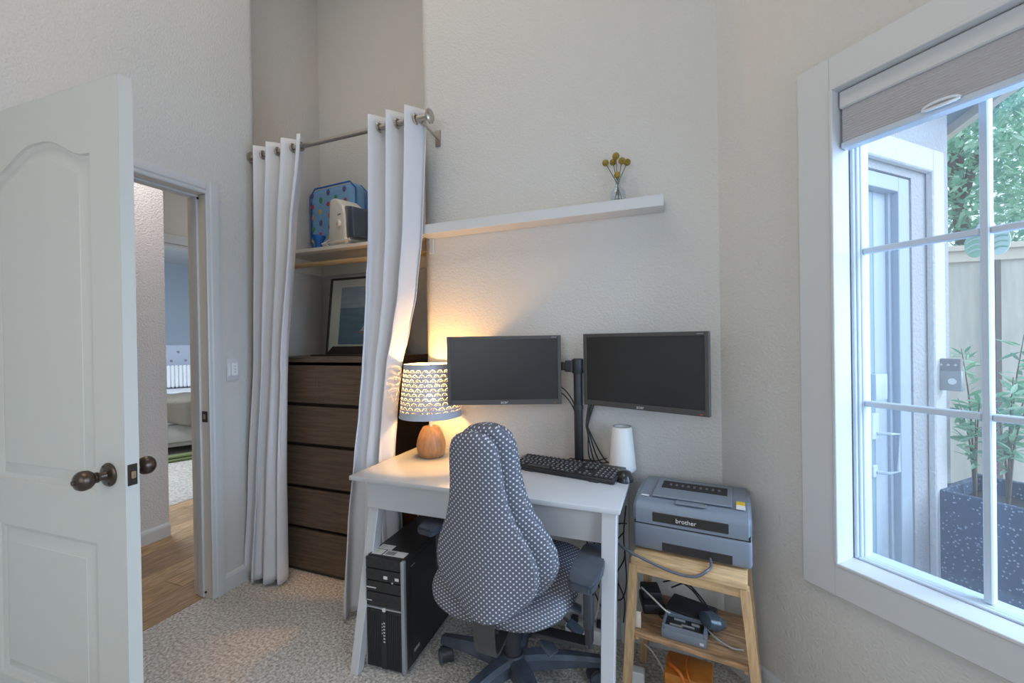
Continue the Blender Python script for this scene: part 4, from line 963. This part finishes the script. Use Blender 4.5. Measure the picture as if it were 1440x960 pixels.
fbo = fb.build('plastic_pouch', m_film); fbo.matrix_basis = Matrix.Translation((.135, 1.560, SZ+.034)) @ RZ(.6) @ Matrix.Rotation(-1.25, 4, 'Y') @ Matrix.Diagonal((.55, .8, .9, 1)); tag(fbo, 'crumpled smoky plastic pouch beside the network box', 'pouch')
# on the floor beneath the stand
oc = thing('orange_case', 'orange leather case with strap on the carpet under stand', 'case', (.025, 1.585, 0), math.radians(-6))
MB().box(-.075, .075, -.06, .06, 0, .135, .008, 2).build('body', m_orange, oc, local=True)
ls = MB().box(.0, .05, -.0625, -.0595, .075, .088, .001).build('name_plate', m_frame, oc, local=True)
b = MB(); b.tube(curve_pts([(-.07, .02, .137), (-.06, -.03, .150), (-.02, -.062, .145), (.0, -.066, .08), (.01, -.068, .03)], 24), .006, 6); b.build('strap', m_orange2, oc, local=True)
b = MB(); b.tube(curve_pts([(-.005, .05, .137), (-.01, .0, .150), (.0, -.05, .145), (.02, -.066, .09)], 20), .003, 6); b.build('cord', m_orange2, oc, local=True)
gb = thing('game_box', 'yellow and blue cardboard box before the orange case', 'box', (.02, 1.475, 0), math.radians(-5))
MB().box(-.075, .075, -.035, .035, 0, .075, .002).build('box', m_yellowbox, gb, local=True); MB().box(-.02, .05, -.030, .034, .075, .080, .002).build('blue_lid', m_cyan, gb, local=True)
wa = thing('white_charger', 'small white charger with curled cable under the stand', 'charger', (-.145, 1.62, 0))
MB().box(-.170, -.125, 1.60, 1.64, 0, .055, .004).build('plug', m_ceramic, wa)
b = MB(); b.tube(curve_pts([(-.147, 1.60, .02), (-.14, 1.57, .01), (-.09, 1.56, .006), (-.055, 1.60, .02), (-.06, 1.65, .05), (-.10, 1.68, .09), (-.13, 1.70, .10)], 36), .003, 6); b.build('cord', m_cable_w, wa)
tgo = MB().box(-.157, -.125, 1.4935, 1.4965, SZ+.001, SZ+.055, .001).build('price_tag', mat('tag_cream', (.75, .68, .58), .6)); tag(tgo, 'cream paper tag standing inside the stand shelf', 'tag')
# cables between desk and stand
for i, P in enumerate(([(-.20, 1.80, .62), (-.205, 1.72, .50), (-.20, 1.70, .42), (-.235, 1.72, .33), (-.21, 1.76, .22), (-.22, 1.80, .10)],
                       [(-.20, 1.78, .52), (-.225, 1.70, .545), (-.255, 1.68, .50), (-.25, 1.70, .40), (-.23, 1.72, .30), (-.26, 1.75, .02)],
                       [(-.205, 1.75, .50), (-.235, 1.69, .48), (-.26, 1.68, .46), (-.30, 1.70, .46), (-.36, 1.75, .44)],
                       [(-.21, 1.79, .40), (-.20, 1.75, .30), (-.215, 1.73, .24), (-.25, 1.74, .23), (-.27, 1.78, .26)])):
    cable(('black cable dropping straight down between desk and stand', 'black cable looping high between desk and stand', 'black cable crossing level behind the desk leg', 'black cable curling low between desk and stand')[i], P, .0028, m_black)
cable('white cable sagging under the desk', [(-.27, 1.80, .45), (-.30, 1.78, .30), (-.33, 1.76, .12), (-.42, 1.72, .03), (-.50, 1.74, .01)], .004, m_cable_w)
for i, x in enumerate((-.335, -.305)): cable(('black cable hanging from under the tabletop', 'second black cable hanging under the tabletop, toward the stand')[i], [(x, 1.78, .62), (x-.01, 1.77, .52), (x-.03, 1.79, .40), (x-.02, 1.80, .25), (x+.03, 1.81, .12)], .003, m_black)
ps = thing('power_strip', 'white power strip box on the carpet under desk', 'power strip', (-.36, 1.79, 0))
MB().box(-.46, -.27, 1.765, 1.83, .0, .06, .006, 2).build('body', m_ceramic, ps)
for i in range(3): MB().box(-.44+i*.055, -.41+i*.055, 1.785, 1.81, .06, .085, .003).build('plug', m_black if i != 1 else m_cable_w, ps)

# ================================================================== OUTSIDE (window frame coordinates: s along wall, d outwards)
def W(o): o.matrix_basis = WM; return o
GZ = -.10
struct(MB().box(-12, 12, 1.2, 16, GZ-.1, GZ).build('ground', m_concrete, smooth=False), 'grey patio paving outside the window', 'ground').matrix_basis = Matrix.Identity(4)
sE = .02
b = MB(); b.box(-.30, sE, 1.365, 1.741, GZ, 4.2); b.box(-.30, sE, .14, 1.365, 2.075, 4.2); b.box(-.30, -.12, .14, 1.365, GZ, 2.075)
struct(W(b.build('wall_exterior', m_stucco, smooth=False)), 'pale stucco outside wall around the patio door', 'wall')
t3 = bpy.data.objects.new('trim_3', None); COL.objects.link(t3); t3.matrix_basis = WM; struct(t3, 'raised white stucco band round the patio door', 'door frame')
MB().box(sE, sE+.035, 1.50, 1.615, GZ, 2.235, .006).build('band', m_stucco_w, t3, local=True); MB().box(sE, sE+.035, .14, 1.50, 2.115, 2.235, .006).build('band', m_stucco_w, t3, local=True)
d2 = bpy.data.objects.new('door_2', None); COL.objects.link(d2); d2.matrix_basis = WM; struct(d2, 'pale blue patio door with white frame outside the window', 'door')
for a in ((-.055, .012, 1.262, 1.365, GZ, 2.070), (-.055, .012, .14, 1.262, 1.995, 2.070), (-.075, -.02, 1.240, 1.290, GZ, 2.02)): MB().box(*a, .003).build('frame_board', m_extframe, d2, local=True)
MB().box(-.07, -.035, 1.13, 1.245, GZ, 1.995, .002).build('frame_board', m_extframe, d2, local=True)
MB().box(-.085, -.07, 1.105, 1.135, GZ, 1.995).build('gasket', m_extdark, d2, local=True)
MB().box(-.080, -.028, .14, 1.112, GZ, 1.990, .003).build('door_leaf', m_extdoor, d2, local=True)
def dE(x, y, s):  # distance along the outside wall and height of a pixel on the plane at s
    n_ = Vector((1, -1, 0)).normalized(); d = ray(x, y); p = CO+d*(((WC+n_*s)-CO).dot(n_)/d.dot(n_)); q = WM.inverted() @ p; return q.y, q.z
a0, z1_ = dE(1228, 526, .0); a1, z0_ = dE(1245, 561, .0)
MB().box(-.028, .012, a0, a1, z0_, z1_, .006, 2).build('lock_cover', m_vinyl, d2, local=True)
a0, z1_ = dE(1230, 582, .0); a1, z0_ = dE(1252, 668, .0)
hb = MB().box(-.028, -.010, a0, a0+.06, z1_-.13, z1_, .004).build('handle_plate', m_vinyl, d2, local=True)
b = MB(); b.tube([(-.012, a0+.04, z1_-.10), (.03, a0+.07, z1_-.10), (.035, a1, z1_-.105), (.035, a1, z0_+.03), (.03, a0+.07, z0_+.025), (-.012, a0+.04, z0_+.025)], .008, 8); b.build('pull_bar', m_vinyl, hb, local=True)
MB().box(-.028, -.012, a0+.01, a0+.05, z0_, z0_+.06, .004).build('handle_foot', m_vinyl, d2, local=True)
kpd = thing('door_keypad', 'grey keypad and doorbell unit on the stucco corner outside', 'keypad'); kpd.matrix_basis = WM
a0, z1_ = dE(1320, 507, sE+.03); a1, z0_ = dE(1346, 545, sE+.03)
MB().box(sE, sE+.115, a0, a0+.03, z1_-.055, z1_+.012, .003).build('keypad_hood', m_greyprint, kpd, local=True)
MB().box(sE+.03, sE+.120, a0-.005, a0+.035, z0_, z1_-.05, .006, 2).build('bell_body', m_silver, kpd, local=True)
MB().cyl((sE+.085, a0-.004, z0_+.05), (sE+.085, a0-.010, z0_+.05), .016, seg=20).build('bell_button', m_ceramic, kpd, local=True)
for i in range(3): MB().cyl((sE+.04+i*.028, a0+.001, z1_-.02), (sE+.04+i*.028, a0-.003, z1_-.02), .006, seg=10).build('key_button', m_logo, kpd, local=True)
# eave
ev = struct(MB().box(.95, 1.72, 2.75, 5.0, 2.66, 2.72).build('roof', m_soffit, smooth=False), 'blue grey roof overhang above the patio', 'roof')
MB().box(1.715, 1.765, 2.75, 5.0, 2.60, 2.80).build('fascia', m_fencecap, ev)
# fence
FY = 4.2
fe = thing('fence', 'beige board fence with flat cap rail behind the planter', 'fence', (2.4, FY, GZ))
x = .6; i = 0
while x < 6.5:
    MB().box(x+.003, x+.887, FY+.004*(i % 2), FY+.02+.004*(i % 2), GZ, 1.87, .002).build('board', m_fence, fe); x += .89; i += 1
MB().box(.6, 6.5, FY-.02, FY+.0, 1.80, 1.88, .003).build('top_rail', m_fencecap, fe); MB().box(.6, 6.5, FY-.05, FY+.06, 1.88, 1.92, .003).build('cap', m_fencecap, fe)
px_ = ony(1403, 500, FY-.03).x
MB().box(px_-.016, px_+.016, FY-.045, FY, GZ, 1.80, .002).build('post', m_stick, fe)
# planter
pl = thing('planter_box', 'dark trough planter with painted reflection specks outside the window', 'planter'); pl.matrix_basis = WM
ps0, ps1, pd0, pd1, pt_ = .03, 1.75, 1.53, 1.98, .452
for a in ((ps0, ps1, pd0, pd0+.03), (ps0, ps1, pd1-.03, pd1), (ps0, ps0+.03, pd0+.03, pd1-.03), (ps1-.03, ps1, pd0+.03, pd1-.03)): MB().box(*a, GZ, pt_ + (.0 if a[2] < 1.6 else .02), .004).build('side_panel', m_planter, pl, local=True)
MB().box(ps0+.03, ps1-.03, pd0+.03, pd1-.03, GZ, pt_-.07).build('soil', m_soil, pl, local=True)
# leaf mesh shared
def leaf_mesh(mt, L, wd):
    b = MB(); P = [(0, 0, 0), (wd*.8, L*.35, .012*L), (wd*.7, L*.65, .0), (0, L, -.06*L), (-wd*.7, L*.65, 0), (-wd*.8, L*.35, .012*L)]; mid = [(0, L*.35, -.02*L), (0, L*.65, -.03*L)]
    v = [b.bm.verts.new(p) for p in P]; mm = [b.bm.verts.new(p) for p in mid]
    for f in ((v[0], v[1], mm[0]), (v[0], mm[0], v[5]), (v[1], v[2], mm[1], mm[0]), (mm[0], mm[1], v[4], v[5]), (v[2], v[3], mm[1]), (mm[1], v[3], v[4])): b.bm.faces.new(f)
    return b.mesh('leaf', mt, smooth=False)
lm = [leaf_mesh(m_leafs[i], .085, .012) for i in range(4)]
def shrub(label, base, stems):
    t = thing('shrub', label, 'shrub', base)
    for si, (tx, ty, tz, nl) in enumerate(stems):
        top = Vector(base)+Vector((tx, ty, tz)); mid = Vector(base)+Vector((tx*.35, ty*.35, tz*.6)); P = curve_pts([base, mid, top], 16)
        b = MB(); b.tube(P, lambda t_: .006*(1-.7*t_), 6); b.build('stem', m_stick, t)
        for k_ in range(nl):
            f = random.uniform(.35, 1); p = P[min(15, int(f*15))]+Vector((random.uniform(-.02, .02),)*3)
            o = place('leaf', random.choice(lm), t); o.matrix_basis = Matrix.Translation(p) @ Matrix.Rotation(random.uniform(0, 2*PI), 4, 'Z') @ Matrix.Rotation(random.uniform(-.5, .9), 4, 'X') @ Matrix.Rotation(random.uniform(-1, 1), 4, 'Y') @ Matrix.Scale(random.uniform(.7, 1.25), 4)
def pln(px, py, d):
    n_ = Vector((1, 1, 0)).normalized(); dd = ray(px, py); return CO+dd*(((WC+n_*d)-CO).dot(n_)/dd.dot(n_))
B1 = pln(1372, 705, 1.78); B1.z = pt_-.07
B2 = pln(1418, 712, 1.72); B2.z = pt_-.07
def off(B, px, py, d): return tuple(pln(px, py, d)-B)
shrub('leggy shrub with slender green leaves in the planter against the fence', tuple(B1), [(*off(B1, 1352, 490, 1.9), 46), (*off(B1, 1378, 560, 1.75), 44), (*off(B1, 1347, 560, 1.85), 34), (*off(B1, 1372, 590, 1.7), 24)])
shrub('bushier shrub with slender green leaves beside the fence post', tuple(B2), [(*off(B2, 1440, 470, 1.8), 46), (*off(B2, 1425, 530, 1.7), 48), (*off(B2, 1448, 560, 1.65), 40), (*off(B2, 1405, 590, 1.75), 34), (*off(B2, 1455, 520, 1.85), 36)])
for i, (qx, qd) in enumerate(((1349, 1.75), (1425, 1.70))):
    pass
# trees beyond the fence
def tree(label, c, rx, rz, n, nm):
    t = thing('tree', label, 'tree', (c[0], c[1], GZ)); c = Vector(c)
    b = MB(); b.tube(curve_pts([(c.x, c.y, GZ), (c.x+.05, c.y, c.z*.5), (c.x-.05, c.y+.05, c.z)], 12), lambda t_: .10*(1-.6*t_), 8); tr = b.build('trunk', m_stick, t)
    b = MB(); bm = b.bm
    for k_ in range(n):
        while True:
            p = Vector((random.uniform(-1, 1), random.uniform(-1, 1), random.uniform(-1, 1)))
            if .15 < p.length < 1: break
        p = Vector((p.x*rx, p.y*rx, p.z*rz))+c; L = random.uniform(.032, .058); R_ = Matrix.Rotation(random.uniform(0, 6.3), 3, 'Z') @ Matrix.Rotation(random.uniform(-1, 1), 3, 'X') @ Matrix.Rotation(random.uniform(-1, 1), 3, 'Y')
        v = [bm.verts.new(p+R_ @ Vector(q)*L) for q in ((0, -1, 0), (.42, -.1, .06), (0, 1, -.1), (-.42, -.1, .06))]; f = bm.faces.new(v); f.material_index = random.randrange(4)
    o = b.build('foliage', m_leafs, t, smooth=False); o['kind'] = 'stuff'
    for k_ in range(7):
        e_ = c+Vector((random.uniform(-.7, .7)*rx, random.uniform(-.7, .7)*rx, random.uniform(-.4, .7)*rz)); q = MB(); q.tube(curve_pts([(c.x, c.y, c.z-.5*rz), tuple(c.lerp(e_, .5)), tuple(e_)], 8), lambda t_: .025*(1-.7*t_), 5); q.build('branch', m_stick, t)
tree('tall leafy green tree directly behind the fence', (2.55, 5.35, 3.05), 1.0, 1.2, 7500, 'a')
tree('wide leafy green tree further behind the fence', (4.6, 7.4, 3.9), 1.6, 1.9, 8500, 'b')
# hanging ornament
q = pln(1387, 338, .62); og = thing('hanging_leaf_ornament', 'striped pale green leaf ornament hanging outside the window pane', 'ornament', tuple(q))
for i, (dx, mt_) in enumerate(((-.028, m_leafs[3]), (.030, mat('pale_leaf', (.62, .74, .66), .5)))):
    b = MB(); n_ = Vector((1, -1, 0)).normalized(); P = []
    for k_ in range(20):
        a = 2*PI*k_/20; P.append(q+n_*(dx+.026*math.cos(a))+Vector((0, 0, .045*math.sin(a)-.008)))
    b.prism(P, Vector((1, 1, 0)).normalized()*.004); lf = b.build('leaf', mt_, og)
    for k_ in range(4):
        z = -.030+k_*.018; b = MB(); b.tube(curve_pts([q+n_*(dx-.02)+Vector((-.002, -.002, z-.008)), q+n_*dx+Vector((-.002, -.002, z+.004)), q+n_*(dx+.02)+Vector((-.002, -.002, z))], 8), .0022, 5); b.build('vein', m_stucco_w if i == 0 else m_leafs[1], lf)
b = MB(); b.lathe([(.026, .0), (.020, .018), (.008, .04), (.002, .05)], q+Vector((0, 0, .035)), 16); b.build('cone_cap', m_clear, og)
MB().cyl(q+Vector((0, 0, .085)), (q.x, q.y, 2.0), .0012, seg=6).build('string', m_cable_w, og)

# ================================================================== BEDROOM
D_ = Vector((-1.09, .651, 0)).normalized(); ba = math.atan2(D_.y, D_.x)-PI/2
BO = Vector((-1.09*4.9, .651*4.9, 0))
bd = thing('bed', 'bed with tufted grey headboard seen through the doorway', 'bed', tuple(BO), ba)
def bb(name, mt, *a, bev=.01, seg=2, par=None): return MB().box(*a, bev, seg).build(name, mt, par or bd, local=True, ang=50)
bb('frame', m_valance, -.75, .75, .05, 1.95, .10, .34); bb('mattress', m_linen, -.74, .74, .02, 1.95, .34, .64, bev=.04)
hb = bb('headboard', m_headb, -.80, .80, 1.96, 2.08, .1, 1.272, bev=.02)
for r_ in range(3):
    for c_i in range(9): MB().sphere((-.68+c_i*.17+(.085 if r_ % 2 else 0), 1.955, 1.17-r_*.13), .018, 8, (1, .5, 1)).build('tuft_button', m_greyprint, hb, local=True)
bb('skirt', m_valance, -.755, .755, .0, .02, .16, .36, bev=.004)
bb('leg', m_frame, -.7, -.64, .1, .16, 0, .1); bb('leg', m_frame, .64, .7, .1, .16, 0, .1)
pw2 = thing('pillow', 'long white ribbed pillow against the tufted headboard', 'pillow', tuple(bd.matrix_basis @ Vector((.05, 1.74, .642))), ba)
b = MB()
for i in range(24):
    x0_ = -.56+i*.0467; b.box(x0_+.001, x0_+.0457, -.06-.03*math.sin((i+.5)/24*PI), .06+.03*math.sin((i+.5)/24*PI), .0, .33, .02, 2, M=Matrix.Rotation(-.25, 4, 'X'))
b.build('cover', m_linen, pw2, local=True, ang=60)
th = thing('throw_blanket', 'taupe throw blanket draped over the foot of the bed', 'blanket', tuple(bd.matrix_basis @ Vector((0, .1, .645))), ba)
b = MB()
def thr(u, v):
    x = lerp(-.72, .72, u); t = v*1.25
    if t < .75: return (x, .65-t, .012+.004*math.sin(x*30))
    if t < .80: return (x, -.10-(t-.75)*.9, .010-(t-.75)*.6)
    return (x, -.150-.012*math.sin(x*22), -.02-(t-.80)*(.50+.18*math.sin(x*5+.5)))
b.grid(thr, 60, 40); o = b.build('cloth', m_throw, th, local=True, ang=180); md = o.modifiers.new('thickness', 'SOLIDIFY'); md.thickness = .008
gr = thing('green_blanket', 'dark green folded blanket on the floor before the bed', 'blanket', tuple(bd.matrix_basis @ Vector((.0, -.28, .006))), ba+.1)
b = MB(); b.box(-.5, .5, -.06, .06, 0, .035, .015, 3); b.box(-.45, .5, -.05, .05, .035, .07, .016, 3); b.build('folds', m_green, gr, local=True)

# ceiling lamp of the room (above the frame)
cl = thing('ceiling_lamp', 'flat round ceiling lamp above the office', 'lamp', (-1.25, .50, 4.25))
MB().cyl((-1.25, .50, 4.19), (-1.25, .50, 4.25), .18, seg=32).build('housing', m_white, cl)
